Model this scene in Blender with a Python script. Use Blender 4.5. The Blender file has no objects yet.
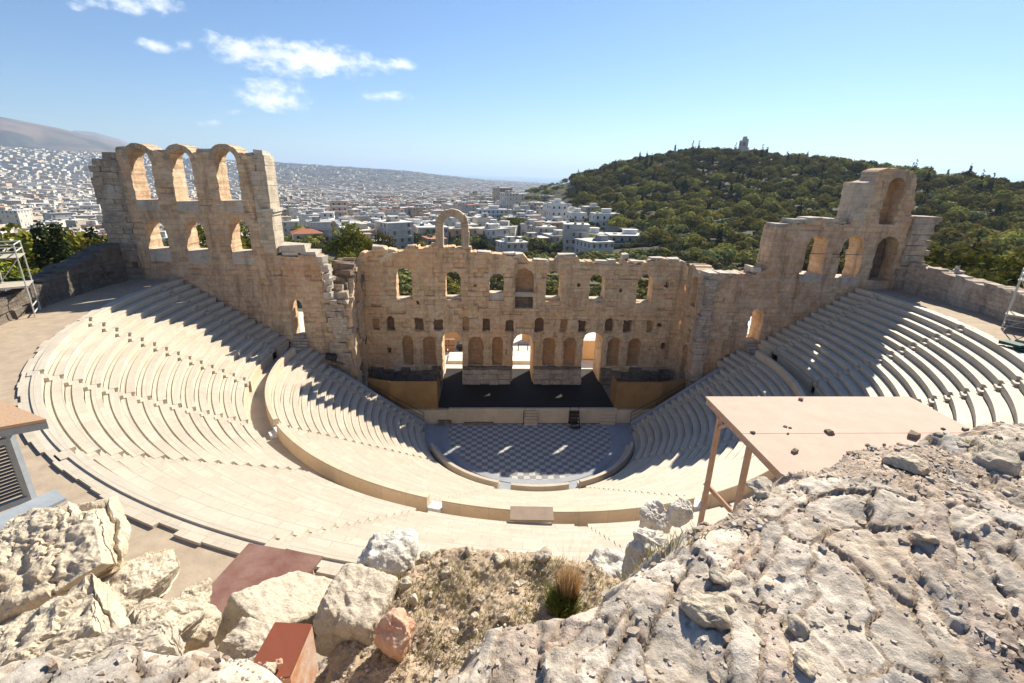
import bpy, math, random
import numpy as np
from mathutils import Matrix, Vector
rng = np.random.default_rng(11)
random.seed(5)
PI = math.pi
sc = bpy.context.scene
COL = sc.collection
rad = math.radians

# ------------------------------------------------------------------ camera model (world: x right along the stage, y away from the camera, z up, metres)
FPX, PITCH, YAW, ROLL = 483.5, 0.3323, 0.0580, 0.0261
CAM = np.array([-4.8725, -46.6034, 26.6097])
_F = np.array([math.sin(YAW)*math.cos(PITCH), math.cos(YAW)*math.cos(PITCH), -math.sin(PITCH)])
_R0 = np.array([math.cos(YAW), -math.sin(YAW), 0.0])
_U0 = np.cross(_R0, _F)
_R = math.cos(ROLL)*_R0 + math.sin(ROLL)*_U0
_U = -math.sin(ROLL)*_R0 + math.cos(ROLL)*_U0

def ray(px, py):
    return _F + _R*(px-512)/FPX - _U*(py-341.5)/FPX
def atZ(px, py, z):
    d = ray(px, py); return CAM + d*((z-CAM[2])/d[2])
def atY(px, py, y):
    d = ray(px, py); return CAM + d*((y-CAM[1])/d[1])
def atD(px, py, dist):
    d = ray(px, py); return CAM + d*(dist/math.hypot(d[0], d[1]))
def proj(P):
    D = np.atleast_2d(P)-CAM
    z = D@_F
    z = np.where(np.abs(z) < 1e-6, 1e-6, z)
    return 512+FPX*(D@_R)/z, 341.5-FPX*(D@_U)/z, z

# ------------------------------------------------------------------ noise
_perm = rng.permutation(4096)
_grad = rng.normal(size=(4096, 3)); _grad /= np.linalg.norm(_grad, axis=1)[:, None]
def _h(i, j, k):
    return _perm[(_perm[(_perm[i & 4095]+j) & 4095]+k) & 4095]
def perlin(x, y, z=0.0):
    x, y, z = np.broadcast_arrays(np.asarray(x, float), np.asarray(y, float), np.asarray(z, float))
    xi, yi, zi = np.floor(x).astype(int), np.floor(y).astype(int), np.floor(z).astype(int)
    xf, yf, zf = x-xi, y-yi, z-zi
    f = lambda t: t*t*t*(t*(t*6-15)+10)
    u, v, w = f(xf), f(yf), f(zf)
    def g(a, b, c):
        G = _grad[_h(xi+a, yi+b, zi+c)]
        return G[..., 0]*(xf-a)+G[..., 1]*(yf-b)+G[..., 2]*(zf-c)
    L = lambda a, b, t: a+t*(b-a)
    return L(L(L(g(0,0,0), g(1,0,0), u), L(g(0,1,0), g(1,1,0), u), v),
             L(L(g(0,0,1), g(1,0,1), u), L(g(0,1,1), g(1,1,1), u), v), w)*1.5
def fbm(x, y, z=0.0, o=4, s=1.0, gain=.5):
    r = 0; a = 1.0
    for i in range(o):
        r = r+a*perlin(np.asarray(x)*s+i*17.3, np.asarray(y)*s-i*9.1, np.asarray(z)*s+i*3.7); a *= gain; s *= 2.03
    return r
def hash2(i, j, k=0):
    return _h(np.asarray(i, int), np.asarray(j, int), np.asarray(k, int))/4095.0
def voronoi2(x, y, seed=0, jit=.9):
    """F1, F2, cell hash"""
    xi, yi = np.floor(x).astype(int), np.floor(y).astype(int)
    f1 = np.full(x.shape, 9.0); f2 = np.full(x.shape, 9.0); ci = np.zeros(x.shape); cx = np.zeros(x.shape); cy = np.zeros(x.shape)
    for a in (-1, 0, 1):
        for b in (-1, 0, 1):
            i, j = xi+a, yi+b
            px = i+.5+jit*(hash2(i, j, seed)-.5); py = j+.5+jit*(hash2(i, j, seed+7)-.5)
            d = np.hypot(px-x, py-y)
            m = d < f1
            f2 = np.where(m, f1, np.minimum(f2, d))
            ci = np.where(m, hash2(i, j, seed+13), ci); cx = np.where(m, px, cx); cy = np.where(m, py, cy)
            f1 = np.where(m, d, f1)
    return f1, f2, ci, cx, cy
def sstep(a, b, x):
    t = np.clip((np.asarray(x, float)-a)/(b-a), 0, 1); return t*t*(3-2*t)

# ------------------------------------------------------------------ mesh helpers
def raw_mesh(name, V, faces, mat, parent=None, uv=None, col=None, smooth=False, mats=None, mi=None):
    """faces: list of (n,k) int arrays; uv: per-loop (in face order); col: per-face rgb"""
    V = np.asarray(V, np.float32)
    faces = [np.asarray(f, np.int32) for f in faces if len(f)]
    me = bpy.data.meshes.new(name)
    nl = sum(f.size for f in faces); nf = sum(len(f) for f in faces)
    me.vertices.add(len(V)); me.loops.add(nl); me.polygons.add(nf)
    me.vertices.foreach_set('co', V.ravel())
    me.loops.foreach_set('vertex_index', np.concatenate([f.ravel() for f in faces]))
    tot = np.concatenate([np.full(len(f), f.shape[1], np.int32) for f in faces])
    st = np.concatenate([[0], np.cumsum(tot)[:-1]]).astype(np.int32)
    me.polygons.foreach_set('loop_start', st)
    try: me.polygons.foreach_set('loop_total', tot)
    except Exception: pass
    me.update(calc_edges=True)
    if uv is None:
        uv = box_uv(V, faces)
    ul = me.uv_layers.new(name='UVMap')
    ul.data.foreach_set('uv', np.asarray(uv, np.float32).ravel())
    if col is not None:
        at = me.attributes.new('tint', 'FLOAT_COLOR', 'FACE')
        c4 = np.ones((nf, 4), np.float32); c4[:, :3] = col
        at.data.foreach_set('color', c4.ravel())
    me.polygons.foreach_set('use_smooth', np.full(nf, bool(smooth)))
    for m in (mats or [mat]): me.materials.append(m)
    if mi is not None: me.polygons.foreach_set('material_index', np.asarray(mi, np.int32))
    me.validate()
    o = bpy.data.objects.new(name, me); COL.objects.link(o)
    if parent: o.parent = parent
    return o
def box_uv(V, faces):
    out = []
    for f in faces:
        P = V[f]
        n = np.cross(P[:, 1]-P[:, 0], P[:, 2]-P[:, 0])
        if f.shape[1] == 4: n = n+np.cross(P[:, 2]-P[:, 0], P[:, 3]-P[:, 0])
        a = np.abs(n); top = (a[:, 2] > np.maximum(a[:, 0], a[:, 1]))
        xs = (a[:, 0] > a[:, 1])
        u = np.where(top[:, None], P[..., 0], np.where(xs[:, None], P[..., 1], P[..., 0]))
        v = np.where(top[:, None], P[..., 1], P[..., 2])
        out.append(np.stack([u, v], -1).reshape(-1, 2))
    return np.concatenate(out)

class MB:
    def __init__(s): s.v = []; s.q = {}; s.c = {}; s.n = 0; s.color = (1, 1, 1)
    def add(s, V, F):
        V = np.asarray(V, float).reshape(-1, 3); s.v.append(V)
        for f in F:
            s.q.setdefault(len(f), []).append([i+s.n for i in f]); s.c.setdefault(len(f), []).append(s.color)
        s.n += len(V); return s
    def hexa(s, P):     # 8 corners: bottom 4 ccw, top 4 ccw
        return s.add(P, [(3,2,1,0), (4,5,6,7), (0,1,5,4), (1,2,6,5), (2,3,7,6), (3,0,4,7)])
    def box(s, c, d, rz=0, jit=0, tilt=0):
        hx, hy, hz = d[0]/2, d[1]/2, d[2]/2
        P = np.array([(-hx,-hy,-hz),(hx,-hy,-hz),(hx,hy,-hz),(-hx,hy,-hz),(-hx,-hy,hz),(hx,-hy,hz),(hx,hy,hz),(-hx,hy,hz)])
        if jit: P = P+rng.uniform(-jit, jit, P.shape)
        if tilt:
            ct, st = math.cos(tilt), math.sin(tilt); P = np.stack([P[:,0]*ct+P[:,2]*st, P[:,1], -P[:,0]*st+P[:,2]*ct], 1)
        if rz:
            c_, s_ = math.cos(rz), math.sin(rz); P = np.stack([P[:,0]*c_-P[:,1]*s_, P[:,0]*s_+P[:,1]*c_, P[:,2]], 1)
        return s.hexa(P+np.array(c))
    def bx(s, x0, x1, y0, y1, z0, z1, jit=0):
        return s.box(((x0+x1)/2, (y0+y1)/2, (z0+z1)/2), (x1-x0, y1-y0, z1-z0), 0, jit)
    def tube(s, a, b, r, n=8):
        a, b = np.array(a, float), np.array(b, float); d = b-a; d /= np.linalg.norm(d)
        u = np.cross(d, (0, 0, 1) if abs(d[2]) < .9 else (1, 0, 0)); u /= np.linalg.norm(u); w = np.cross(d, u)
        t = np.arange(n)*2*PI/n
        ring = np.cos(t)[:, None]*u+np.sin(t)[:, None]*w
        V = np.concatenate([a+ring*r, b+ring*r])
        F = [(i, (i+1) % n, n+(i+1) % n, n+i) for i in range(n)]+[tuple(range(n))[::-1], tuple(range(n, 2*n))]
        return s.add(V, F)
    def bar(s, a, b, w, h):
        a, b = np.array(a, float), np.array(b, float); d = b-a; d /= np.linalg.norm(d)
        u = np.cross(d, (0, 0, 1) if abs(d[2]) < .95 else (0, 1, 0)); u /= np.linalg.norm(u); k = np.cross(u, d)
        P = [p+u*(w/2)*i+k*(h/2)*j for p in (a, b) for i, j in ((-1,-1),(1,-1),(1,1),(-1,1))]
        return s.hexa(P)
    def sweep(s, prof, a0, a1, n):
        """closed profile [(r,z)..] swept round the z axis (angles in radians)"""
        prof = np.array(prof, float); k = len(prof); A = np.linspace(a0, a1, n+1)
        V = np.stack([np.outer(np.cos(A), prof[:, 0]), np.outer(np.sin(A), prof[:, 0]), np.outer(np.ones(n+1), prof[:, 1])], -1).reshape(-1, 3)
        F = [(i*k+j, (i+1)*k+j, (i+1)*k+(j+1) % k, i*k+(j+1) % k) for i in range(n) for j in range(k)]
        F += [tuple(range(k)), tuple(range(n*k, n*k+k))[::-1]]
        return s.add(V, F)
    def build(s, name, mat, parent=None, smooth=False, uvfun=None):
        V = np.concatenate(s.v)
        ks = sorted(s.q)
        faces = [np.array(s.q[k]) for k in ks]
        col = np.concatenate([np.array(s.c[k]) for k in ks])
        uv = None
        if uvfun: uv = np.concatenate([uvfun(V[f].reshape(-1, 3)) for f in faces])
        return raw_mesh(name, V, faces, mat, parent, uv=uv, col=col, smooth=smooth)
def arc_uv(P):
    r = np.hypot(P[:, 0], P[:, 1]); a = np.arctan2(P[:, 1], P[:, 0]); a = np.where(a > PI/2, a-2*PI, a)
    return np.stack([a*np.round(r/3+.5)*3, r+P[:, 2]], 1)

def tag(o, label, cat, group=None, kind=None):
    o['label'] = label; o['category'] = cat
    if group: o['group'] = group
    if kind: o['kind'] = kind
    return o
def struct(o, label=None, cat=None):
    o['kind'] = 'structure'
    if label: o['label'] = label; o['category'] = cat
    return o
def empty(name, loc=(0, 0, 0), rz=0):
    o = bpy.data.objects.new(name, None); COL.objects.link(o); o.location = loc; o.rotation_euler = (0, 0, rz); o.empty_display_size = .3
    return o

# ------------------------------------------------------------------ materials
class NT:
    def __init__(s, name):
        s.m = bpy.data.materials.new(name); s.m.use_nodes = True; s.t = s.m.node_tree; s.n = s.t.nodes
        s.b = s.n['Principled BSDF']; s.b.inputs['Specular IOR Level'].default_value = .25
    def new(s, typ, **kw):
        n = s.n.new(typ)
        for k, v in kw.items(): setattr(n, k, v)
        return n
    def link(s, a, b): s.t.links.new(a, b)
    def val(s, sock, v):
        if hasattr(v, 'is_output') or isinstance(v, bpy.types.NodeSocket): s.link(v, sock)
        else: sock.default_value = v
    def noise(s, vec, scale, detail=4, rough=.55, dist=0):
        n = s.new('ShaderNodeTexNoise'); n.inputs['Scale'].default_value = scale; n.inputs['Detail'].default_value = detail
        n.inputs['Roughness'].default_value = rough; n.inputs['Distortion'].default_value = dist
        if vec is not None: s.link(vec, n.inputs['Vector'])
        return n.outputs['Fac']
    def mapr(s, v, a, b, c=0, d=1):
        n = s.new('ShaderNodeMapRange'); n.clamp = True
        s.link(v, n.inputs[0])
        for i, x in zip((1, 2, 3, 4), (a, b, c, d)): n.inputs[i].default_value = x
        return n.outputs[0]
    def mix(s, f, a, b, mode='MIX'):
        n = s.new('ShaderNodeMix', data_type='RGBA', blend_type=mode)
        s.val(n.inputs[0], f)
        for sock, v in ((n.inputs[6], a), (n.inputs[7], b)):
            if isinstance(v, tuple): v = v+(1,) if len(v) == 3 else v
            s.val(sock, v)
        return n.outputs[2]
    def math(s, op, a, b=None):
        n = s.new('ShaderNodeMath', operation=op); s.val(n.inputs[0], a)
        if b is not None: s.val(n.inputs[1], b)
        return n.outputs[0]
    def coord(s, kind='Object', scale=None, rot=None):
        c = s.new('ShaderNodeTexCoord').outputs[kind]
        if scale or rot:
            m = s.new('ShaderNodeMapping'); s.link(c, m.inputs[0])
            if scale: m.inputs['Scale'].default_value = scale
            if rot: m.inputs['Rotation'].default_value = rot
            c = m.outputs[0]
        return c
    def bump(s, h, strength=.5, dist=.05, prev=None):
        n = s.new('ShaderNodeBump'); s.link(h, n.inputs['Height']); n.inputs['Strength'].default_value = strength; n.inputs['Distance'].default_value = dist
        if prev is not None: s.link(prev, n.inputs['Normal'])
        return n.outputs[0]
    def attr(s, name):
        return s.new('ShaderNodeAttribute', attribute_name=name).outputs['Color']
    def out(s, col, rough=.85, normal=None):
        s.val(s.b.inputs['Base Color'], col+(1,) if isinstance(col, tuple) else col); s.val(s.b.inputs['Roughness'], rough)
        if normal is not None: s.link(normal, s.b.inputs['Normal'])
        return s.m

def ashlar(name, c1, c2, pale, orange, dark, bw=1.15, bh=.56, joint=.022, stain=.5, white=.35, orng=.5, rough_bump=.6):
    m = NT(name)
    uv = m.coord('UV'); ob = m.coord('Object')
    # a little wobble on the courses
    wob = m.new('ShaderNodeTexNoise'); wob.inputs['Scale'].default_value = .7; m.link(ob, wob.inputs['Vector'])
    sub = m.new('ShaderNodeVectorMath', operation='MULTIPLY_ADD'); m.link(wob.outputs['Color'], sub.inputs[0]); sub.inputs[1].default_value = (.5, .26, 0); m.link(uv, sub.inputs[2])
    br = m.new('ShaderNodeTexBrick'); br.offset = .5; br.offset_frequency = 2; br.squash = .72; br.squash_frequency = 3
    m.link(sub.outputs[0], br.inputs['Vector'])
    br.inputs['Color1'].default_value = c1+(1,); br.inputs['Color2'].default_value = c2+(1,); br.inputs['Mortar'].default_value = tuple(x*.55 for x in c1)+(1,)
    br.inputs['Scale'].default_value = 1; br.inputs['Brick Width'].default_value = bw; br.inputs['Row Height'].default_value = bh
    br.inputs['Mortar Size'].default_value = joint; br.inputs['Mortar Smooth'].default_value = .6; br.inputs['Bias'].default_value = -.1
    b2 = m.new('ShaderNodeTexBrick'); b2.offset = .41; b2.offset_frequency = 3; b2.squash = 1.6; b2.squash_frequency = 2; m.link(sub.outputs[0], b2.inputs['Vector'])
    b2.inputs['Color1'].default_value = tuple(x*.82 for x in c2)+(1,); b2.inputs['Color2'].default_value = tuple(min(.7, x*1.1) for x in c1)+(1,); b2.inputs['Mortar'].default_value = tuple(x*.6 for x in c1)+(1,)
    b2.inputs['Scale'].default_value = 1; b2.inputs['Brick Width'].default_value = bw*.62; b2.inputs['Row Height'].default_value = bh*.7 if bh < 5 else bh; b2.inputs['Mortar Size'].default_value = joint*.8; b2.inputs['Mortar Smooth'].default_value = .7; b2.inputs['Bias'].default_value = 0
    msk = m.mapr(m.noise(ob, .42, 5, .6), .46, .54)
    col = m.mix(msk, br.outputs['Color'], b2.outputs['Color'])
    jfac = m.mix(msk, br.outputs['Fac'], b2.outputs['Fac'])
    col = m.mix(m.mapr(m.noise(ob, 1.1, 5, .7), .47, .64, 0, .6), col, tuple(x*.62 for x in c2))
    n1 = m.noise(ob, .16, 6, .62); col = m.mix(m.mapr(n1, .46, .66, 0, orng), col, orange)
    n2 = m.noise(ob, .33, 6, .65); col = m.mix(m.mapr(n2, .52, .70, 0, white), col, pale)
    n5 = m.noise(ob, 2.3, 5, .7); col = m.mix(m.mapr(n5, .5, .72, 0, .45), col, m.mix(.5, pale, c1))
    st = m.noise(m.coord('Object', (1.1, 1.1, .16)), .8, 6, .7); col = m.mix(m.mapr(st, .53, .72, 0, stain), col, dark)
    n3 = m.noise(ob, 1.3, 8, .7); col = m.mix(m.mapr(n3, .60, .74, 0, .8*stain), col, dark)
    n4 = m.noise(ob, 9, 6, .7); col = m.mix(m.mapr(n4, .45, .7, 0, .3), col, tuple(x*.6 for x in c1))
    hgt = m.math('ADD', m.math('MULTIPLY', m.math('SUBTRACT', 1.0, jfac), .5), m.math('MULTIPLY', m.noise(ob, 3.2, 9, .72), 1.1))
    return m.out(col, .92, m.bump(hgt, rough_bump, .12))
M = {}
M['stone'] = ashlar('old_ashlar', (.72, .51, .325), (.62, .43, .275), (.80, .70, .54), (.66, .37, .17), (.12, .085, .065), white=.6, stain=.72, orng=.65)
M['stone_tower'] = ashlar('tower_ashlar', (.68, .49, .325), (.58, .41, .27), (.78, .67, .52), (.44, .21, .105), (.14, .095, .065), stain=.8, white=.55)
M['stone_grey'] = ashlar('grey_rubble', (.52, .44, .35), (.42, .34, .27), (.68, .62, .53), (.42, .26, .15), (.07, .06, .055), .8, .42, .03, .7, .6, .35)
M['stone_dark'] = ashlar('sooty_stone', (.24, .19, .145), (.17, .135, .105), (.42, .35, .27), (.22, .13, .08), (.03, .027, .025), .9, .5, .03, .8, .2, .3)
M['stone_arch'] = ashlar('arch_stone', (.52, .40, .28), (.44, .34, .24), (.62, .53, .42), (.48, .3, .17), (.12, .09, .07), .5, 30, .02, .4, .5, .3)
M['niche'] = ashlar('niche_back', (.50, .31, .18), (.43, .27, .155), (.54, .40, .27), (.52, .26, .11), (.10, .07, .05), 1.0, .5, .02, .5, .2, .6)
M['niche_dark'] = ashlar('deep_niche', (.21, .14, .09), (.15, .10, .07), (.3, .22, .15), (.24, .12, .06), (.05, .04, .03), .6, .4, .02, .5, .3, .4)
M['quoin'] = ashlar('pale_quoin_blocks', (.58, .50, .39), (.50, .42, .32), (.68, .62, .52), (.5, .36, .22), (.13, .11, .09), 1.4, .62, .02, .45, .5, .3)
M['shaded_sooty_wall'] = ashlar('shaded_sooty_rubble', (.17, .145, .12), (.12, .105, .09), (.30, .27, .23), (.2, .14, .09), (.03, .028, .026), .9, .45, .03, .8, .35, .3)  # left rim wall: soot, plus its shade put into the colour
M['coping'] = ashlar('weathered_coping', (.56, .50, .42), (.48, .42, .35), (.68, .63, .55), (.5, .4, .3), (.12, .11, .1), 1.2, 30, .02, .6, .6, .2)

def marble(name, c1, c2, dark, bw=1.3, bh=40):
    m = NT(name); uv = m.coord('UV'); ob = m.coord('Object')
    br = m.new('ShaderNodeTexBrick'); m.link(uv, br.inputs['Vector']); br.offset = .37; br.offset_frequency = 2
    br.inputs['Color1'].default_value = c1+(1,); br.inputs['Color2'].default_value = c2+(1,); br.inputs['Mortar'].default_value = tuple(x*.6 for x in c1)+(1,)
    br.inputs['Scale'].default_value = 1; br.inputs['Brick Width'].default_value = bw; br.inputs['Row Height'].default_value = bh
    br.inputs['Mortar Size'].default_value = .012; br.inputs['Mortar Smooth'].default_value = .3
    col = br.outputs['Color']
    col = m.mix(m.mapr(m.noise(ob, .5, 6, .6), .45, .7, 0, .5), col, dark)
    col = m.mix(m.mapr(m.noise(ob, 2.7, 6, .7), .52, .75, 0, .55), col, tuple(x*.72 for x in c2))
    col = m.mix(m.mapr(m.noise(ob, 14, 4, .7), .55, .8, 0, .35), col, tuple(x*.6 for x in c2))
    return m.out(col, .7, m.bump(m.noise(ob, 7, 6, .65), .25, .03))
M['seat'] = marble('seat_marble', (.55, .495, .405), (.485, .43, .345), (.42, .36, .28), 1.35, .72)
M['seat2'] = marble('stair_marble', (.52, .46, .37), (.46, .405, .325), (.40, .345, .27), .8)
M['parapet'] = marble('parapet_marble', (.61, .50, .37), (.56, .455, .335), (.47, .37, .26), 1.8)
M['bench'] = marble('bench_marble', (.50, .43, .345), (.45, .385, .31), (.36, .30, .24), 2.2)
M['stagewall'] = marble('stage_front_stone', (.56, .47, .36), (.5, .42, .32), (.3, .24, .18), 2.1)
M['gutter'] = marble('gutter_marble', (.30, .32, .345), (.26, .28, .31), (.2, .215, .24), 2.4)

def plain(name, c, rough=.6, var=.25, scale=6, metal=0, bump=.15, c2=None, bscale=None):
    m = NT(name); ob = m.coord('Object')
    col = m.mix(m.mapr(m.noise(ob, scale, 6, .65), .35, .7, 0, 1), c, c2 or tuple(x*(1-var) for x in c))
    m.b.inputs['Metallic'].default_value = metal
    return m.out(col, rough, m.bump(m.noise(ob, bscale or scale*4, 5, .6), bump, .02))
M['dirt'] = plain('walkway_dirt', (.41, .33, .245), .95, .2, 1.4, c2=(.31, .245, .18), bump=.5, bscale=9)
M['black'] = plain('black_stage_mat', (.018, .016, .017), .8, .3, .8)
M['ply'] = plain('ochre_plywood', (.27, .165, .07), .75, .25, .7, c2=(.19, .115, .05))
M['tube'] = plain('galvanised_tube', (.62, .62, .57), .5, .2, 3, .2)
M['board'] = plain('scaffold_board', (.50, .45, .36), .8, .25, 2)
M['rust'] = plain('rust_brown_sheet', (.155, .068, .05), .6, .3, 2.2, c2=(.25, .155, .125), bump=.25, bscale=14)
M['rustred'] = plain('rust_red_sheet', (.225, .068, .038), .5, .3, 2.5, c2=(.19, .06, .035), bump=.1)
M['rustside'] = plain('streaked_rust_side', (.42, .2, .1), .8, .3, 5, c2=(.5, .43, .36), bump=.3)
M['roofply'] = plain('pale_roof_board', (.50, .36, .285), .8, .1, 2.4, c2=(.43, .315, .25), bump=.2, bscale=20)
M['timber'] = plain('pinkish_timber', (.46, .31, .225), .8, .25, 6)
M['greywood'] = plain('grey_painted_wood', (.27, .30, .33), .75, .25, 3)
M['louvre'] = plain('grey_louvre', (.12, .13, .14), .7, .25, 3)
M['tileroof'] = plain('orange_weathered_boards', (.45, .27, .155), .85, .3, 5, c2=(.38, .29, .21), bump=.5)
M['tileedge'] = plain('roof_edge_boards', (.42, .31, .23), .9, .4, 8, c2=(.24, .18, .14), bump=.6)
M['desk'] = plain('brown_desk_cover', (.30, .225, .17), .7, .2, 2)
M['darkmetal'] = plain('dark_metal', (.03, .03, .032), .5, .3, 4)
M['white'] = plain('white_paint', (.75, .73, .68), .6, .12, 3)
M['plaza'] = plain('pale_plaza_paving', (.66, .62, .54), .8, .15, .5)
M['crate'] = plain('brown_crate', (.26, .15, .085), .8, .3, 4)
M['container'] = plain('beige_container', (.62, .42, .24), .7, .12, 1)
M['marblepiece'] = plain('pink_veined_marble', (.50, .24, .15), .7, .3, 5, c2=(.50, .39, .30), bump=.4)

def checker():
    m = NT('checker_paving'); ob = m.coord('Object')
    ch = m.new('ShaderNodeTexChecker'); m.link(ob, ch.inputs[0]); ch.inputs['Scale'].default_value = 1/.56
    ch.inputs['Color1'].default_value = (.42, .41, .39, 1); ch.inputs['Color2'].default_value = (.175, .175, .18, 1)
    mp = m.new('ShaderNodeMapping'); m.link(ob, mp.inputs[0]); mp.inputs['Location'].default_value = (.1, .2, .28)
    m.link(mp.outputs[0], ch.inputs[0])
    col = m.mix(m.mapr(m.noise(ob, .7, 6, .7), .4, .68, 0, .35), ch.outputs[0], (.30, .29, .28))
    br = m.new('ShaderNodeTexBrick'); m.link(mp.outputs[0], br.inputs['Vector']); br.offset = 0
    br.inputs['Brick Width'].default_value = .56; br.inputs['Row Height'].default_value = .56; br.inputs['Scale'].default_value = 1; br.inputs['Mortar Size'].default_value = .012
    col = m.mix(m.math('MULTIPLY', br.outputs['Fac'], .5), col, (.15, .15, .15))
    return m.out(col, .6)
M['checker'] = checker()

# ------------------------------------------------------------------ camera, sun, sky
SUN_AZ, SUN_EL = rad(39), rad(38)
cd = bpy.data.cameras.new('camera'); cam = bpy.data.objects.new('camera', cd); COL.objects.link(cam)
cd.sensor_width = 36; cd.lens = FPX*36/1024; cd.clip_start = .05; cd.clip_end = 120000
cam.matrix_world = Matrix(((_R[0], _U[0], -_F[0], CAM[0]), (_R[1], _U[1], -_F[1], CAM[1]), (_R[2], _U[2], -_F[2], CAM[2]), (0, 0, 0, 1)))
sc.camera = cam
sd = np.array([math.sin(SUN_AZ)*math.cos(SUN_EL), math.cos(SUN_AZ)*math.cos(SUN_EL), math.sin(SUN_EL)])
sl = bpy.data.lights.new('sun', 'SUN'); sl.energy = 4.1; sl.angle = rad(.53); sl.color = (1, .915, .76)
so = bpy.data.objects.new('sun', sl); COL.objects.link(so); so.rotation_euler = Vector(sd).to_track_quat('Z', 'Y').to_euler(); so.location = (60, 60, 90)

def world():
    w = bpy.data.worlds.new('World'); sc.world = w; w.use_nodes = True
    t = w.node_tree; n = t.nodes; L = t.links.new
    bg = n['Background']; bg.inputs['Strength'].default_value = .047
    sk = n.new('ShaderNodeTexSky'); sk.sky_type = 'NISHITA'; sk.sun_disc = False
    sk.sun_elevation = SUN_EL; sk.sun_rotation = SUN_AZ; sk.altitude = 100; sk.air_density = 1.0; sk.dust_density = .15; sk.ozone_density = 3.2
    tc = n.new('ShaderNodeTexCoord')
    def mth(op, a, b=None, c=None):
        m = n.new('ShaderNodeMath'); m.operation = op
        for i, v in enumerate((a, b, c)):
            if v is None: continue
            if isinstance(v, (int, float)): m.inputs[i].default_value = v
            else: L(v, m.inputs[i])
        return m.outputs[0]
    # clouds: directions in the sky (centre pixel, half width, half height, weight)
    cl = [(142, 3, 40, 9, 1), (95, 2, 22, 6, .55), (180, 14, 12, 5, .55), (156, 46, 17, 6, .8), (181, 43, 12, 6, .8), (210, 40, 13, 8, .75),
          (246, 52, 38, 10, 1), (290, 58, 46, 13, 1.15), (325, 60, 42, 13, 1.1), (392, 65, 22, 7, .85), (272, 96, 34, 13, 1.05), (252, 88, 16, 9, .7), (292, 104, 16, 8, .8),
          (386, 96, 26, 4.5, .9), (205, 93, 10, 4, .5), (240, 112, 16, 5, .5), (205, 122, 18, 5, .45), (340, 88, 10, 4, .4), (75, 6, 10, 5, .5)]
    geo = tc.outputs['Generated']
    total = None
    for px, py, hw, hh, wt in cl:
        d = ray(px, py); d /= np.linalg.norm(d)
        r = np.cross(d, (0, 0, 1)); r /= np.linalg.norm(r); u = np.cross(r, d)
        s = FPX*(1+((px-512)/FPX)**2*.5)
        def dot(v):
            k = n.new('ShaderNodeVectorMath'); k.operation = 'DOT_PRODUCT'; L(geo, k.inputs[0]); k.inputs[1].default_value = tuple(v); return k.outputs['Value']
        a = mth('MULTIPLY', dot(r), s/hw); b = mth('MULTIPLY', dot(u), s/hh); c = dot(d)
        e = mth('ADD', mth('MULTIPLY', a, a), mth('MULTIPLY', b, b))
        g = mth('MULTIPLY', mth('EXPONENT', mth('MULTIPLY', e, -1.0)), wt)
        g = mth('MULTIPLY', g, mth('GREATER_THAN', c, 0.2))
        total = g if total is None else mth('MAXIMUM', total, g)
    mp = n.new('ShaderNodeMapping'); L(geo, mp.inputs[0]); mp.inputs['Scale'].default_value = (1, 1, 1.7)
    nz = n.new('ShaderNodeTexNoise'); L(mp.outputs[0], nz.inputs[0]); nz.inputs['Scale'].default_value = 26; nz.inputs['Detail'].default_value = 9; nz.inputs['Roughness'].default_value = .62
    m = mth('ADD', total, mth('MULTIPLY', mth('SUBTRACT', nz.outputs['Fac'], .5), 2.9))
    rp = n.new('ShaderNodeMapRange'); L(mth('MULTIPLY', m, mth('MINIMUM', mth('MULTIPLY', total, 3), 1)), rp.inputs[0]); rp.interpolation_type = 'SMOOTHSTEP'
    rp.inputs[1].default_value = .22; rp.inputs[2].default_value = 1.4; rp.inputs[3].default_value = 0; rp.inputs[4].default_value = .92
    nz2 = n.new('ShaderNodeTexNoise'); L(mp.outputs[0], nz2.inputs[0]); nz2.inputs['Scale'].default_value = 13; nz2.inputs['Detail'].default_value = 6
    cm = n.new('ShaderNodeMix'); cm.data_type = 'RGBA'; L(nz2.outputs['Fac'], cm.inputs[0]); cm.inputs[6].default_value = (9.3, 9.9, 10.8, 1); cm.inputs[7].default_value = (12.8, 12.8, 12.8, 1)
    mx = n.new('ShaderNodeMix'); mx.data_type = 'RGBA'; L(rp.outputs[0], mx.inputs[0]); L(sk.outputs[0], mx.inputs[6]); L(cm.outputs[2], mx.inputs[7])
    tn = n.new('ShaderNodeMix'); tn.data_type = 'RGBA'; tn.blend_type = 'MULTIPLY'; tn.inputs[0].default_value = 1; L(sk.outputs[0], tn.inputs[6]); tn.inputs[7].default_value = (.84, .98, 1.15, 1); L(tn.outputs[2], mx.inputs[6])
    L(mx.outputs[2], bg.inputs['Color'])
world()
sc.view_settings.view_transform = 'Standard'; sc.view_settings.look = 'None'; sc.view_settings.gamma = 1; sc.view_settings.use_curve_mapping = False
sc.view_settings.exposure = 1.33
sc.cycles.use_denoising = True
sc.cycles.max_bounces = 8; sc.cycles.diffuse_bounces = 5; sc.cycles.volume_bounces = 0
sc.cycles.transparent_max_bounces = 8

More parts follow.
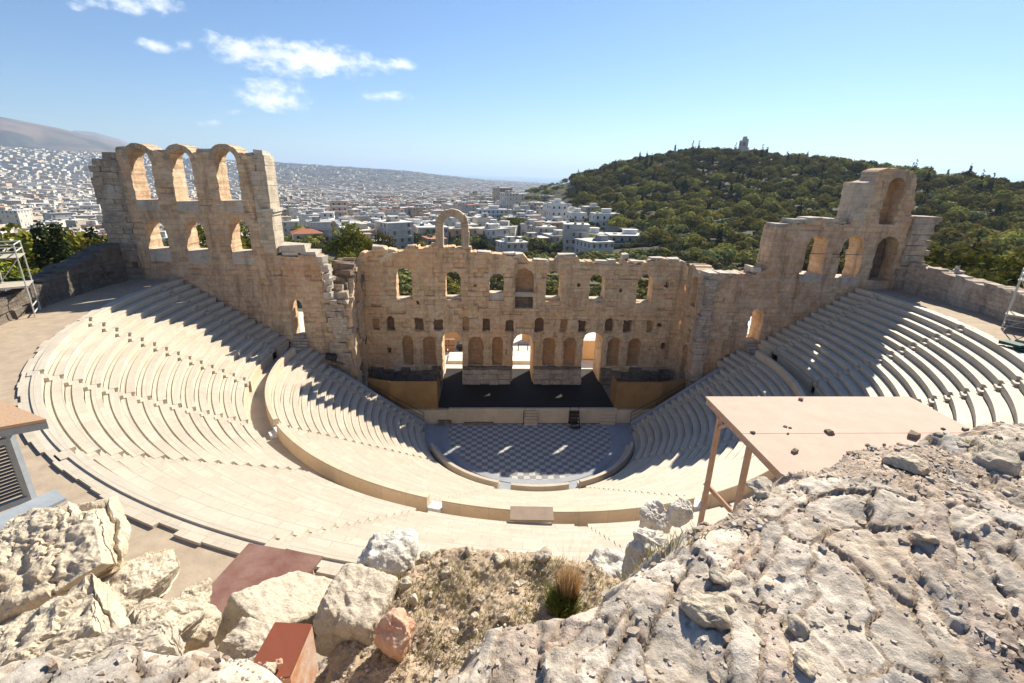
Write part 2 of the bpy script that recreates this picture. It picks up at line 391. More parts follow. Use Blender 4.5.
# ================================================================== THE SEATING
UP_ST = [1.2-18.2*k for k in range(11)]          # stairways of the upper tier, degrees
LO_ST = [0, -36, -72, -108, -144, -180]
def row_profile(r0, T, z0, zt, seat=.43, lip=.06):
    return [(r0+.05, z0), (r0+.05, zt-.16), (r0, zt-.12), (r0, zt), (r0+seat, zt), (r0+seat+.01, zt-lip), (r0+T, zt-lip-.004), (r0+T, z0)]
def yend_lower(r):
    return 3.55 if r > 21.6 else float(np.clip(.13*(r-8.5), .4, 1.9))
def tier(root, rows, r_first, T, zt_first, rise, stairs, yend, stepw, name_row, stair_name, jag=False):
    st_mb = {a: MB() for a in stairs}
    for k in range(rows):
        r0 = r_first+k*T; zt = zt_first+k*rise; z0 = zt-rise-.25
        mb = MB(); rm = r0+T/2
        ae = math.degrees(math.asin(min(.99, yend(rm)/rm)))
        lims = [ae]+[a for a in stairs if -180-ae+.8 < a < ae-.8]+[-180-ae]
        gap = math.degrees(stepw/2/rm)
        for i in range(len(lims)-1):
            a1 = lims[i]-(gap if i else 0); a0 = lims[i+1]+(gap if i < len(lims)-2 else 0)
            if a1-a0 < .6: continue
            # each wedge in a few slabs that sit a few millimetres apart
            mb.sweep(row_profile(r0, T, z0, zt+rng.uniform(-.006, .006)), rad(a0), rad(a1), max(2, int((a1-a0)/1.3)))
        mb.build(name_row, M['seat'], root, uvfun=arc_uv)
        for a in stairs:
            s = st_mb[a]; g = math.degrees((stepw/2-.004)/rm)
            for q in (0, 1):
                zz = zt-.012 if q else zt-.064-rise/2
                ra = r0-.16+q*T*.5; 
                s.sweep([(ra, z0), (ra, zz), (ra+T*.5+(.1 if q else 0), zz), (ra+T*.5+(.1 if q else 0), z0)], rad(max(a-g, -180-ae)), rad(min(a+g, ae)), 2)
    for a in stairs: st_mb[a].build(stair_name, M['seat2'], root, uvfun=arc_uv)

UR0, UT, UZ, URISE, UN = 26.38, .722, 9.72, .466, 14
LR0, LT_, LZ, LRISE, LN = 11.75, .668, .95, .418, 19
upper = tag(empty('upper_seating', (0, 0, 8.2)), 'wide outer tier of cream marble seat rows, above the curved walkway', 'seating tier')
lower = tag(empty('lower_seating', (0, 0, .4)), 'inner bowl of cream marble seat rows between the orchestra and the curved parapet', 'seating tier')
UPV = Matrix.Translation((0, 0, -8.2)); LOV = Matrix.Translation((0, 0, -.4))
n_before = set(COL.objects)
tier(upper, UN, UR0, UT, UZ, URISE, UP_ST, lambda r: 3.55, .72, 'seat_row', 'stairway')
# podium under the first upper row, and the jagged slabs behind the last one
mb = MB()
for i in range(len(UP_ST)-1):
    g = 1.4
    mb.sweep([(26.12, 8.0), (26.12, 9.2), (26.36, 9.2), (26.36, 8.0)], rad(UP_ST[i+1]+g), rad(UP_ST[i]-g), 14)
mb.sweep([(26.12, 8.0), (26.12, 9.2), (26.36, 9.2), (26.36, 8.0)], rad(2.6), rad(7.6), 4); mb.sweep([(26.12, 8.0), (26.12, 9.2), (26.36, 9.2), (26.36, 8.0)], rad(-187.6), rad(-182.4), 4)
mb.build('podium', M['parapet'], upper, uvfun=arc_uv)
mb = MB(); a = 4.0; zt = UZ+(UN-1)*URISE
r_in = UR0+UN*UT+.003
while a > -184:
    w = rng.uniform(1.1, 2.3); ex = rng.choice([.05, .10, .16, .22, .3]); 
    mb.sweep([(r_in, 15.1), (r_in, zt-.06), (r_in+ex, zt-.055+rng.uniform(-.012, .012)), (r_in+ex, 15.1)], rad(a-w), rad(a), 3); a -= w
mb.build('rim_slabs', M['seat2'], upper, uvfun=arc_uv)
tier(lower, LN, LR0, LT_, LZ, LRISE, LO_ST, yend_lower, .8, 'seat_row', 'stairway')
# inner plinth of the lower tier
mb = MB(); mb.sweep([(11.3, -.3), (11.3, .42), (LR0+.05, .42), (LR0+.05, -.3)], rad(-177), rad(-3), 60); mb.build('plinth', M['seat2'], lower, uvfun=arc_uv)
# parapet of upright slabs behind the last row, with gaps at the stairways
mb = MB(); edges = [3]+[a for a in LO_ST[1:-1]]+[-183]
for i in range(len(edges)-1):
    a1 = edges[i]-(1.05 if i else 0); a0 = edges[i+1]+(1.05 if i < len(edges)-2 else 0)
    mb.sweep([(24.47, 7.9), (24.47, 9.2), (24.5, 9.24), (24.82, 9.24), (24.86, 9.2), (24.86, 7.9)], rad(a0), rad(a1), 30)
mb.build('parapet', M['parapet'], lower, uvfun=arc_uv)
for a in LO_ST[1:-1]:           # white threshold steps in the gaps
    mb = MB(); g = .95
    mb.sweep([(24.3, 8.0), (24.3, 8.66), (24.9, 8.66), (24.9, 8.0)], rad(a-g), rad(a+g), 3)
    mb.sweep([(24.9, 7.9), (24.9, 8.44), (25.3, 8.44), (25.3, 7.9)], rad(a-g), rad(a+g), 3)
    mb.build('threshold_step', M['white'], lower, uvfun=arc_uv)
# sloping coping on the two end walls
for s in (-1, 1):
    mb = MB(); pts = [(11.4, .55), (14, 2.1), (17, 4.0), (19.5, 5.6), (21.4, 6.75)]
    for (r1, z1), (r2, z2) in zip(pts[:-1], pts[1:]):
        y1, y2 = yend_lower(r1)+.02, yend_lower(r2)+.02
        P = []
        for r, y, z in ((r1, y1, z1), (r2, y2, z2)):
            P.append((r, y, z))
        (xa, ya, za), (xb, yb, zb) = P
        q = [(s*xa, ya, -.3), (s*xb, yb, -.3), (s*xb, yb+.42, -.3), (s*xa, ya+.42, -.3), (s*xa, ya, za+.3), (s*xb, yb, zb+.3), (s*xb, yb+.42, zb+.3), (s*xa, ya+.42, za+.3)]
        mb.hexa(q if s > 0 else [q[1], q[0], q[3], q[2], q[5], q[4], q[7], q[6]])
    mb.build('end_wall', M['gutter'], lower)
for o in set(COL.objects)-n_before:
    if o.parent is upper: o.matrix_parent_inverse = UPV
    if o.parent is lower: o.matrix_parent_inverse = LOV
# curved walkways (setting)
mb = MB(); mb.sweep([(24.6, 7.4), (24.6, 8.2), (26.4, 8.205), (26.4, 7.4)], rad(-186), rad(6), 90); struct(mb.build('middle_walkway', M['seat2'], uvfun=arc_uv))
mb = MB(); mb.sweep([(36.3, 14.6), (36.3, 15.615), (42.2, 15.62), (42.2, 14.6)], rad(-187), rad(7), 100); struct(mb.build('rim_path', M['dirt'], uvfun=arc_uv))
# earth bank under the seats, so nothing is hollow
mb = MB(); mb.sweep([(11.9, -1), (11.9, .1), (24.4, 7.6), (26.5, 7.6), (36.2, 14.6), (42, 14.6), (42, -1)], rad(-183), rad(3), 60); struct(mb.build('earth_bank', M['dirt'], uvfun=arc_uv))

# ================================================================== ORCHESTRA AND STAGE
ang = np.linspace(PI, 2*PI, 61)
V = np.concatenate([[(0, 1.9, 0)], [(-8.78, 1.9, 0)], np.stack([8.78*np.cos(ang), 8.78*np.sin(ang), 0*ang], 1), [(8.78, 1.9, 0)]])
struct(raw_mesh('orchestra_floor', V, [np.array([(0, i, i+1) for i in range(1, len(V)-1)])], M['checker']))
mb = MB(); mb.sweep([(8.78, -.3), (8.78, .03), (9.5, .03), (9.5, -.3)], rad(-180), rad(0), 60)
mb.bx(-9.5, -8.78, 0, 1.9, -.3, .03); mb.bx(8.78, 9.5, 0, 1.9, -.3, .03)
struct(mb.build('orchestra_gutter', M['gutter'], uvfun=arc_uv))
mb = MB(); mb.sweep([(9.5, -.4), (9.5, -.01), (11.9, -.01), (11.9, -.4)], rad(-186), rad(6), 60); mb.bx(-20, -9.5, 0, 4, -.4, -.012); mb.bx(9.5, 20, 0, 4, -.4, -.012)
struct(mb.build('orchestra_path', M['gutter']))
bench_txt = ['long curved stone bench round the right side of the orchestra, in the shade', 'short curved stone bench at the middle of the orchestra edge, sunlit on top', 'long curved stone bench round the left side of the orchestra']
for (a0, a1), lb in zip([(-70.5, -20), (-103.5, -76.5), (-160, -109.5)], bench_txt):
    mb = MB(); mb.sweep([(10.3, .42), (10.3, .5), (10.72, .5), (10.74, .95), (11.05, .95), (11.1, .42)], rad(a0), rad(a1), int((a1-a0)/3))
    o = mb.build('curved_bench', M['bench'], uvfun=arc_uv)
    mb = MB(); mb.sweep([(10.36, -.05), (10.36, .42), (11.06, .42), (11.06, -.05)], rad(a0+.3), rad(a1-.3), int((a1-a0)/3)); mb.build('bench_base', M['bench'], o, uvfun=arc_uv)
    tag(o, lb, 'bench', 'curved benches round the orchestra')

ZS = 1.85
stage = tag(empty('stage', (0, 2, 0)), 'low stone stage with black floor covering between the orchestra and the ruined back wall', 'stage')
def child(o, root):
    o.parent = root; o.matrix_parent_inverse = Matrix.Translation(-Vector(root.location)) if root.rotation_euler.z == 0 else root.matrix_world.inverted(); return o
def sub(o, part): o.parent = part; return o
mb = MB()
for x0, x1 in ((-15.2, -8.9), (-8.88, -.55), (1.0, 4.6), (5.75, 10.1), (10.12, 16.2)):
    mb.bx(x0, x1, 2.0, 2.5, 0, ZS-.16, .01)
child(mb.build('front_wall', M['stagewall']), stage)
mb = MB()
for x0, x1 in ((-8.9, -.5), (-.48, 5.2), (5.22, 10.1)): mb.bx(x0, x1, 1.9, 2.5, ZS-.16, ZS-.004, .006)
child(mb.build('front_coping', M['stagewall']), stage)
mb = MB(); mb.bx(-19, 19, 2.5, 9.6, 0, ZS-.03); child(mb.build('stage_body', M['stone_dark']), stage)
mb = MB(); mb.bx(-10.1, 9.8, 2.3, 13.8, ZS-.028, ZS+.012); child(mb.build('stage_floor', M['black']), stage)
mb = MB(); mb.bx(-10.1, -8.6, 1.6, 2.0, 0, .5, .02); mb.bx(-7.2, -3.9, 1.7, 2.0, 0, .22, .02); child(mb.build('kerb_stone', M['stone_dark']), stage)
# stone steps
st = tag(empty('stone_steps', (.2, 1.75, 0)), 'small flight of worn stone steps up the front of the stage, near its middle', 'steps')
for k in range(5):
    mb = MB(); mb.bx(-.45, 1.0, 1.5+.1*k, 2.0+.1*k, .33*k+.003*k, .33*k+.30, .02); child(mb.build('step', M['stagewall']), st)
st = tag(empty('stone_steps', (9.0, 1.75, 0)), 'pale stone steps against the right end of the stage front', 'steps')
for k in range(4):
    mb = MB(); mb.bx(8.2, 9.9, 1.62+.1*k, 2.0+.002*k, .38*k+.002*k, .38*k+.36, .02); child(mb.build('step', M['stagewall']), st)
st = tag(empty('metal_steps', (5.2, 1.3, 0)), 'black metal stair standing against the front of the stage', 'steps')
for sx in (4.72, 5.68):
    mb = MB(); mb.bar((sx, .55, .02), (sx, 2.2, ZS+.1), .06, .22); child(mb.build('stringer', M['darkmetal']), st)
for k in range(6):
    mb = MB(); mb.bx(4.74, 5.66, .62+.27*k, .9+.27*k, .16+.31*k, .20+.31*k); child(mb.build('step', M['darkmetal']), st)
# plywood hoardings at the stage sides
for s, lb in ((-1, 'ochre plywood hoarding standing at the left end of the stage'), (1, 'ochre plywood hoarding standing at the right end of the stage')):
    h = tag(empty('plywood_hoarding', (s*13, 2.3, ZS)), lb, 'hoarding')
    x0, x1 = (-15.3, -10.15) if s < 0 else (9.85, 15.0)
    mb = MB(); mb.bx(x0, x1, 2.22, 2.27, ZS-.12, 5.05); child(mb.build('panel', M['ply']), h)
    xe, xo = (x0, -17.8) if s < 0 else (x1, 18.1)
    mb = MB(); mb.bar((xe, 2.27, 3.45), (xo, 3.2, 3.45), .05, 3.2); child(mb.build('panel', M['ply']), h)
    xi = x1 if s < 0 else x0
    mb = MB(); mb.bx(xi-.03, xi+.03, 2.28, 4.6, ZS, 5.05); child(mb.build('end_panel', M['ply']), h)
    for xx in np.linspace(x0+.3, x1-.3, 4):
        mb = MB(); mb.bar((xx, 2.33, ZS), (xx, 2.33, 5.0), .08, .08); child(mb.build('stud', M['timber']), h)

# ================================================================== RUINED WALLS
def arch_sdf(uc, w, zs, zt):
    zp = zt-w/2
    def f(u, z):
        r = np.where(z < zp, np.maximum(np.abs(u-uc)-w/2, zs-z), np.hypot(u-uc, z-zp)-w/2)
        return r+.07*fbm(u, z, uc, 3, 1.5)-.01
    return f
def rect_sdf(uc, w, zs, zt):
    return lambda u, z: np.maximum(np.abs(u-uc)-w/2, np.maximum(zs-z, z-zt))+.12*fbm(u, z, uc, 3, 1.3)
def blocky(u, seed, width=.9, amp=.35):
    """step noise: one random height per block"""
    q = u/width+.35*np.sin(np.floor(u/width)*3.1); i = np.floor(q)
    return amp*(hash2(i, np.zeros_like(i), seed)-.5)*2
def top_line(pts, seed, amp=.22):
    pu = np.array([p[0] for p in pts]); pz = np.array([p[1] for p in pts])
    def f(u, z): return z-(np.interp(u, pu, pz)+blocky(u, seed, .85, amp)*.8+.10*fbm(u, u*0+seed, 0, 3, 1.7))
    return f
def side_line(pts, seed, sign, amp=.25):
    """sign=+1: solid to the left of the line u=f(z)"""
    pz = np.array([p[1] for p in pts]); pu = np.array([p[0] for p in pts])
    def f(u, z): return sign*(u-(np.interp(z, pz, pu)+blocky(z, seed, .55, amp)))
    return f
def ruin_wall(name, solids, holes, u0, u1, z0, z1, place, thick, mat, parent, cell=.11, relief=.05, seed=0, pits=.05, mask=None):
    nu, nz = int((u1-u0)/cell)+1, int((z1-z0)/cell)+1
    U, Z = np.meshgrid(np.linspace(u0, u1, nu), np.linspace(z0, z1, nz), indexing='ij')
    def sdf(u, z):
        s = np.full(u.shape, -9.0)
        for f in solids: s = np.maximum(s, f(u, z))
        for f in holes: s = np.maximum(s, -f(u, z))
        return s
    S = sdf(U, Z); e = .02
    cu, cz = (U[:-1, :-1]+U[1:, 1:])/2, (Z[:-1, :-1]+Z[1:, 1:])/2
    K = sdf(cu, cz) < 0
    gu, gz = (sdf(U+e, Z)-sdf(U-e, Z))/(2*e), (sdf(U, Z+e)-sdf(U, Z-e))/(2*e)
    gl = np.hypot(gu, gz)+1e-6; gu, gz = gu/np.maximum(gl, 1), gz/np.maximum(gl, 1)
    kp = np.pad(K, 1); cnt = kp[:-1, :-1].astype(int)+kp[1:, :-1]+kp[:-1, 1:]+kp[1:, 1:]
    bd = (cnt > 0) & (cnt < 4)
    mv = np.clip(S, -.65*cell, .65*cell)
    U2 = np.where(bd, U-mv*gu, U); Z2 = np.where(bd, Z-mv*gz, Z)
    # relief per block + erosion (a real surface, not a picture)
    row = np.floor(Z2/.56); off = np.where(row % 2 == 0, 0, .55); blk = np.floor((U2+off)/1.15)
    h = hash2(blk, row, seed)
    def rel(sd):
        r = relief*(hash2(blk, row, seed+sd)-.5)*1.6+.055*fbm(U2, Z2, sd*3.3+seed, 4, .9)+.02*perlin(U2*4, Z2*4, seed)
        r = r+np.where(hash2(blk, row, seed+sd+31) < pits, .22, 0)
        return r
    W0 = rel(1); W1 = thick+rel(2)*.8
    P0 = place(U2, W0, Z2); P1 = place(U2, W1, Z2)
    used = cnt > 0
    idx = np.full(U.shape, -1); idx[used] = np.arange(used.sum()); n = used.sum()
    V = np.concatenate([P0[used], P1[used]])
    ii, jj = np.nonzero(K)
    a, b, c, d = idx[ii, jj], idx[ii+1, jj], idx[ii+1, jj+1], idx[ii, jj+1]
    q = [np.stack([a, b, c, d], 1), np.stack([a, d, c, b], 1)+n]
    uvg = np.stack([U2[used], Z2[used]], 1); uvl = [uvg[q[0]].reshape(-1, 2), uvg[q[1]-n].reshape(-1, 2)]
    S_ = []
    for di, dj, va, vb in ((-1, 0, (0, 0), (0, 1)), (1, 0, (1, 1), (1, 0)), (0, -1, (1, 0), (0, 0)), (0, 1, (0, 1), (1, 1))):
        nb = kp[1+di:kp.shape[0]-1+di, 1+dj:kp.shape[1]-1+dj]
        i, j = np.nonzero(K & ~nb)
        p, r = idx[i+va[0], j+va[1]], idx[i+vb[0], j+vb[1]]
        S_.append(np.stack([p, r, r+n, p+n], 1)[:, ::-1])
    Sx = np.concatenate(S_)
    # subdivide the reveal depth so it is not one flat strip
    q.append(Sx)
    PV = V[Sx]; vert = np.abs(PV[:, 0, 2]-PV[:, 3-2, 2])
    dep = np.where((Sx >= n), thick, 0.0)
    along = np.where(np.abs(PV[:, :1, 2]-PV[:, 2:3, 2]) > .5*cell, PV[..., 2], uvg[np.where(Sx >= n, Sx-n, Sx)][..., 0])
    uvl.append(np.stack([dep, along], -1).reshape(-1, 2))
    return raw_mesh(name, V, q, mat, parent, uv=np.concatenate(uvl), smooth=False)
def place_x(y0, sign=1):
    return lambda u, w, z: np.stack([u, y0+sign*w, z], -1)
def place_y(x0, sign):
    return lambda u, w, z: np.stack([x0+sign*w, u, z], -1)
def arch_ring(uc, w, zt, dw, y0, dep, proud, n=15, leg=0, jit=.02):
    """ring of separate voussoirs round an arch of width w with its crown at zt"""
    mb = MB(); zp = zt-w/2; r0, r1 = w/2+.005, w/2+dw
    for k in range(n):
        a0, a1 = PI*k/n+.012, PI*(k+1)/n-.012; j = rng.uniform(-jit, jit, 2)
        P = []
        for y in (y0-proud+j[0], y0+dep):
            for r, a in ((r0, a0), (r1+j[1], a0), (r1+j[1], a1), (r0, a1)):
                P.append((uc+r*math.cos(a), y, zp+r*math.sin(a)))
        mb.hexa([P[0], P[1], P[5], P[4], P[3], P[2], P[6], P[7]])
    if leg:
        k = max(1, int(leg/.55)); 
        for s in (-1, 1):
            for i in range(k):
                z1 = zp-leg*i/k-.01; z0 = zp-leg*(i+1)/k; j = rng.uniform(-jit, jit)
                xa, xb = (uc+s*r0, uc+s*(r1+j)); mb.bx(min(xa, xb), max(xa, xb), y0-proud+j, y0+dep, z0, z1)
    return mb

YF = 9.5       # front of the scene wall
TF = 1.7
fac = tag(empty('scene_wall', (0, YF, ZS)), 'long ruined two storey sandstone wall with arched openings across the back of the stage', 'ruined wall', kind='thing')
top_pts = [(-19.6, 17.2), (-19.2, 17.6), (-18.2, 17.9), (-17.6, 18.3), (-16, 18.15), (-14.6, 18.1), (-14, 18.45), (-12, 18.5), (-10.7, 18.55), (-6.9, 18.45), (-6.6, 18.0), (-3, 17.85), (-1.5, 17.7), (-.4, 17.65), (.0, 17.1), (3.3, 17.1), (3.6, 17.65), (5.9, 17.6), (6.1, 17.1), (9.6, 17.0), (11.2, 17.05), (11.5, 17.6), (12.0, 17.1), (14.3, 17.1), (14.6, 17.5), (17, 17.5), (18.7, 17.3), (19.3, 16.6)]
wins = [(-14.42, 1.85, 12.4, 16.1), (-8.72, 1.75, 12.35, 15.75), (-3.57, 1.75, 12.35, 15.55), (3.14, 1.75, 12.4, 15.95), (8.42, 1.8, 12.35, 15.75), (14.2, 1.9, 12.3, 15.75)]
cniche = (-.3, 2.15, 11.5, 16.2)
smalls = [-17.9, -16.25, -12.95, -10.5, -7.25, -4.85, -1.88, 1.67, 4.6, 7.0, 10.3, 12.5, 15.5]
niches = [(-14.35, 1.25), (-11.75, 1.45), (-6.05, 1.75), (-3.4, 1.3), (3.0, 1.5), (5.6, 1.5), (11.15, 1.5), (13.75, 1.5)]
doors = [(-8.95, 2.45, 8.35), (-.2, 2.5, 8.2), (8.4, 2.4, 8.45)]
holes = [arch_sdf(*w) for w in wins]+[arch_sdf(*cniche)]
holes += [(arch_sdf if i % 3 == 1 else rect_sdf)(x+.08*((i*7) % 3-1), .82+.3*((i*5) % 4)/3, 8.55+.16*((i*3) % 3), 9.95+.16*((i*11) % 3)) for i, x in enumerate(smalls)]
holes += [rect_sdf(x, w_, a_, b_) for x, w_, a_, b_ in ((-16.6, .5, 5.5, 6.3), (16.6, .7, 9.2, 9.7), (17.4, .5, 6.2, 7.2), (-12.9, .35, 11.8, 12.3), (6.2, .35, 14.2, 14.6), (11.3, .4, 13.6, 14.1), (-6.1, .4, 14.0, 14.3), (16.8, .45, 14.2, 15.0))]
holes += [arch_sdf(x, w, 4.05, 7.8) for x, w in niches]+[arch_sdf(x, w, 0, t) for x, w, t in doors]
wall = ruin_wall('wall', [top_line(top_pts, 3, .2), lambda u, z: ZS-.02-z, lambda u, z: -19.45-u, lambda u, z: u-19.35], holes, -19.7, 19.6, ZS-.02, 19.2, place_x(YF), TF, M['stone'], None, .105, .10, 1, .13)
child(wall, fac)
# rear skin keeps the blind niches blind
for i, x in enumerate(smalls):
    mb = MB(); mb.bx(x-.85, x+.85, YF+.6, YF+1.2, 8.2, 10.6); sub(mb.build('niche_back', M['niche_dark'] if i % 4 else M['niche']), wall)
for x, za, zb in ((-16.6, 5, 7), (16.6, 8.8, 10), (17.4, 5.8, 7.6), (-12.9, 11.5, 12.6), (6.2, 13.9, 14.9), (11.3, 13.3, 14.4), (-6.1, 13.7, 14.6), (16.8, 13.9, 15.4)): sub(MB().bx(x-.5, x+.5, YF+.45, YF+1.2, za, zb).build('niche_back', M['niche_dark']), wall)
for x, w in niches:
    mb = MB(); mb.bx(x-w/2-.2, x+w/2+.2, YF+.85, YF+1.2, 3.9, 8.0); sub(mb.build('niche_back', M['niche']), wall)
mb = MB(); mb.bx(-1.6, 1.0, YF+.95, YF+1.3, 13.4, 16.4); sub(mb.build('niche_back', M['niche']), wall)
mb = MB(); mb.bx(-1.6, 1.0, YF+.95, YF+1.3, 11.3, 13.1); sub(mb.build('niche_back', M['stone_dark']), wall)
mb = MB(); mb.bx(-1.37, .77, YF+.1, YF+.95, 12.85, 13.4, .02); child(mb.build('niche_shelf', M['coping']), fac)
for i, (x, w, zs, zt) in enumerate(wins):       # white sill slabs
    mb = MB(); hgt = .9 if i == 2 else .32; mb.bx(x-w/2+.03, x+w/2-.03, YF+.25+.3*(i % 2), YF+TF-.2, zs-.01, zs+hgt if i in (1, 2, 3, 4) else zs+.06, .015); sub(mb.build('window_sill', M['coping']), wall)
# the lower storey is thicker: masonry added behind piers to block sun
mb = MB()
for x0, x1 in ((-19.3, -10.18), (-7.72, -1.46), (1.06, 7.18), (9.62, 19.2)): mb.bx(x0, x1, YF+TF+.1, YF+TF+2.1, ZS-.02, 8.5, .02)
child(mb.build('sun_block_pier', M['stone']), fac)
# free standing arch on the wall head
mb = arch_ring(-8.75, 2.05, 21.95, .85, YF+.15, 1.15, .03, 13, 2.35, .05); ar = child(mb.build('arch', M['stone_arch']), fac)
for q in ((-10.9, -9.75, YF+.1, YF+1.3, 18.3, 18.62), (-7.75, -6.6, YF+.1, YF+1.3, 18.3, 18.62), (-11.2, -10.2, YF+.2, YF+1.2, 18.63, 18.95)): child(MB().bx(*q, .04).build('arch_footing', M['stone']), fac)
# coping stones lying on the wall head
for x, w, h in [(-17.2, 1.3, .3), (-13.4, 1.1, .25), (-5.1, 1.6, .22), (-2.2, 1.3, .3), (-1.0, .9, .3), (4.6, 2.0, .35), (8.9, 1.7, .25), (10.0, .9, .4), (11.5, .7, .55), (12.9, 1.4, .25), (15.3, 1.5, .22), (17.4, 1.3, .25), (1.5, 1.7, .2)]:
    zt = np.interp(x, [p[0] for p in top_pts], [p[1] for p in top_pts])
    mb = MB(); mb.box((x, YF+.7, zt+h/2-.02), (w, 1.1, h), rng.uniform(-.08, .08), .08); child(mb.build('coping_stone', M['coping']), fac)
# plinths between the doors, with sooty upper course
for x0, x1, dy in [(-18.9, -10.3, .95), (-7.7, -1.55, .95), (1.15, 7.15, .95), (9.7, 18.8, .9)]:
    mb = MB(); x = x0
    while x < x1-.3:
        w = min(rng.uniform(.8, 1.6), x1-x); 
        for k in range(3): mb.bx(x+.01, x+w-.01, YF-dy+rng.uniform(-.1, .14)+.16*k, YF+.1, ZS-.01+.62*k, ZS+.6+.62*k+rng.uniform(*((-.45, .2) if abs(x0) > 9 else (-.05, .05)))*(k == 2), .03)
        x += w
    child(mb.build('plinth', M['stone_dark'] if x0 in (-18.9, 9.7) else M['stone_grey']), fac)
    if abs(x0) < 9: mb = MB(); mb.bx(x0, x1, YF-.4, YF+.05, 3.72, 3.98, .02); child(mb.build('ledge', M['stone_dark']), fac)
# flat pilasters beside the doors and niches
for x in (-13.1, -10.55, -7.3, -4.75, -1.9, 1.5, 4.3, 6.75, 9.95, 12.45):
    mb = MB(); mb.bx(x-.3, x+.3, YF-.14, YF+.1, 3.99, 8.15, .02); mb.bx(x-.38, x+.38, YF-.2, YF+.09, 8.16, 8.45, .03); child(mb.build('pilaster', M['stone']), fac)
mb = MB()
for x0 in np.arange(-19, 19, 1.9):
    if hash2(int(x0*7+400), 3, 1) > .28: mb.bx(x0, x0+1.86, YF-.13-.05*hash2(int(x0*9+500), 2, 2), YF+.1, 11.15, 11.4, .03)
child(mb.build('string_course', M['stone']), fac)
# returns (short walls toward the audience) : inner faces at x = +-19.2
def ret_wall(s, lb, tops, root=None):
    r = tag(empty('return_wall', (s*19.5, 6.5, 0)), lb, 'ruined wall', kind='thing')
    hs = [arch_sdf(6.9, 1.3, 12.6, 16.1), rect_sdf(6.6, .8, 8.4, 9.9), arch_sdf(6.9, 1.5, 2.2, 7.8)]
    w = ruin_wall('wall', [top_line(tops, 9, .25), lambda u, z: .0-z, lambda u, z: 3.9-u, lambda u, z: u-9.46], hs, 3.7, 9.6, 0, 19, place_y(s*19.15, s), 2.0, M['stone'], None, .11, .06, 21+s)
    child(w, r)
    for z0, z1 in ((12.4, 16.4), (8.2, 10.1), (2.0, 8.0)):
        mb = MB(); xs = sorted((s*19.15+s*.75, s*19.15+s*1.3)); mb.bx(xs[0], xs[1], 5.9, 7.9, z0, z1); sub(mb.build('niche_back', M['niche']), w)
    return r
ret_wall(1, 'short ruined wall with stacked niches at the right end of the scene wall', [(3.7, 16.6), (4.6, 16.3), (5.5, 16.7), (7, 17.0), (8.5, 17.2), (9.6, 17.2)])
ret_wall(-1, 'narrow broken wall at the left end of the scene wall', [(3.7, 12), (4.8, 13.6), (6, 15.6), (7.2, 16.6), (8, 16.4), (9.6, 17.3)])

# ---- side walls with the two towers
YS = 3.75
def blocks_col(name, x0, x1, y0, y1, zs, mat, parent, jx=.3, jit=.04):
    """stack of big blocks with uneven ends"""
    mb = MB()
    for a, b in zip(zs[:-1], zs[1:]):
        mb.bx(x0+rng.uniform(-jx, jx)*.5, x1+rng.uniform(-jx, jx), y0+rng.uniform(-.08, .08), y1, a, b-.015, jit)
    return child(mb.build(name, mat), parent)
TT = 2.15
lw = tag(empty('left_side_wall', (-31, YS, 6)), 'tall ruined sandstone wall with two rows of three arched openings, above the shaded left seats', 'ruined wall', kind='thing')
lw.name = 'side_wall'
topL = [(-39.6, 27.95), (-38.9, 27.9), (-36, 28.0), (-35.2, 27.7), (-32.2, 27.8), (-31.4, 27.9), (-28, 27.9), (-27.5, 27.6), (-26.6, 27.7), (-26.16, 27.7), (-26.10, 18.35), (-22.0, 18.2), (-21.9, 15.9), (-21.2, 14.6), (-20.7, 13.2), (-20.4, 9), (-20.2, 4)]
LU = [(-37.6, 1.98, 23.3, 28.05), (-33.9, 1.98, 23.25, 28.05), (-29.7, 2.0, 23.4, 28.2)]
LL = [(-37.45, 1.9, 18.6, 21.5), (-33.75, 1.95, 18.5, 21.55), (-29.45, 1.95, 18.45, 21.7)]
dl = lambda u, z: np.where(z > 13.0, np.hypot(u+24.85, (z-13.0))-.68, np.maximum(np.abs(u+24.85)-.68, 9.4-z))
hl = [arch_sdf(*a) for a in LU+LL]+[dl]
def topl(u, z): return z-(np.interp(u, [p[0] for p in topL], [p[1] for p in topL])+np.where(u < -26.2, .06, .16)*blocky(u, 5, .8, 1)+.05*fbm(u, u*0, 0, 3, 2))
w = ruin_wall('wall', [topl, lambda u, z: 3.2-z, lambda u, z: -39.6-u, lambda u, z: np.where(z > 18.3, u+26.12, u+20.2-blocky(z, 8, .6, .3))], hl, -39.75, -19.8, 3.2, 28.6, place_x(YS), TT, M['stone_tower'], None, .115, .08, 31)
child(w, lw)
for uc, ww, zs, zt in LU:
    child(arch_ring(uc, ww, zt, .5, YS, TT, .05, 13, 0, .025).build('arch_ring', M['stone_arch']), lw)
    mb = MB(); mb.bx(uc-ww/2+.02, uc+ww/2-.02, YS-.06, YS+TT-.15, zs-.02, zs+.12, .01); mb.bx(uc-ww/2-.05, uc+ww/2+.05, YS-.05, YS+.2, zs-.85, zs-.03, .015); sub(mb.build('window_sill', M['coping']), w)
for uc, ww, zs, zt in LL:
    mb = MB(); mb.bx(uc-ww/2+.02, uc+ww/2-.02, YS-.03, YS+TT-.15, zs-.02, zs+.1, .01); mb.bx(uc-ww/2-.1, uc+ww/2+.1, YS-.045, YS+.2, zs-1.15, zs-.03, .02); sub(mb.build('window_sill', M['coping']), w)
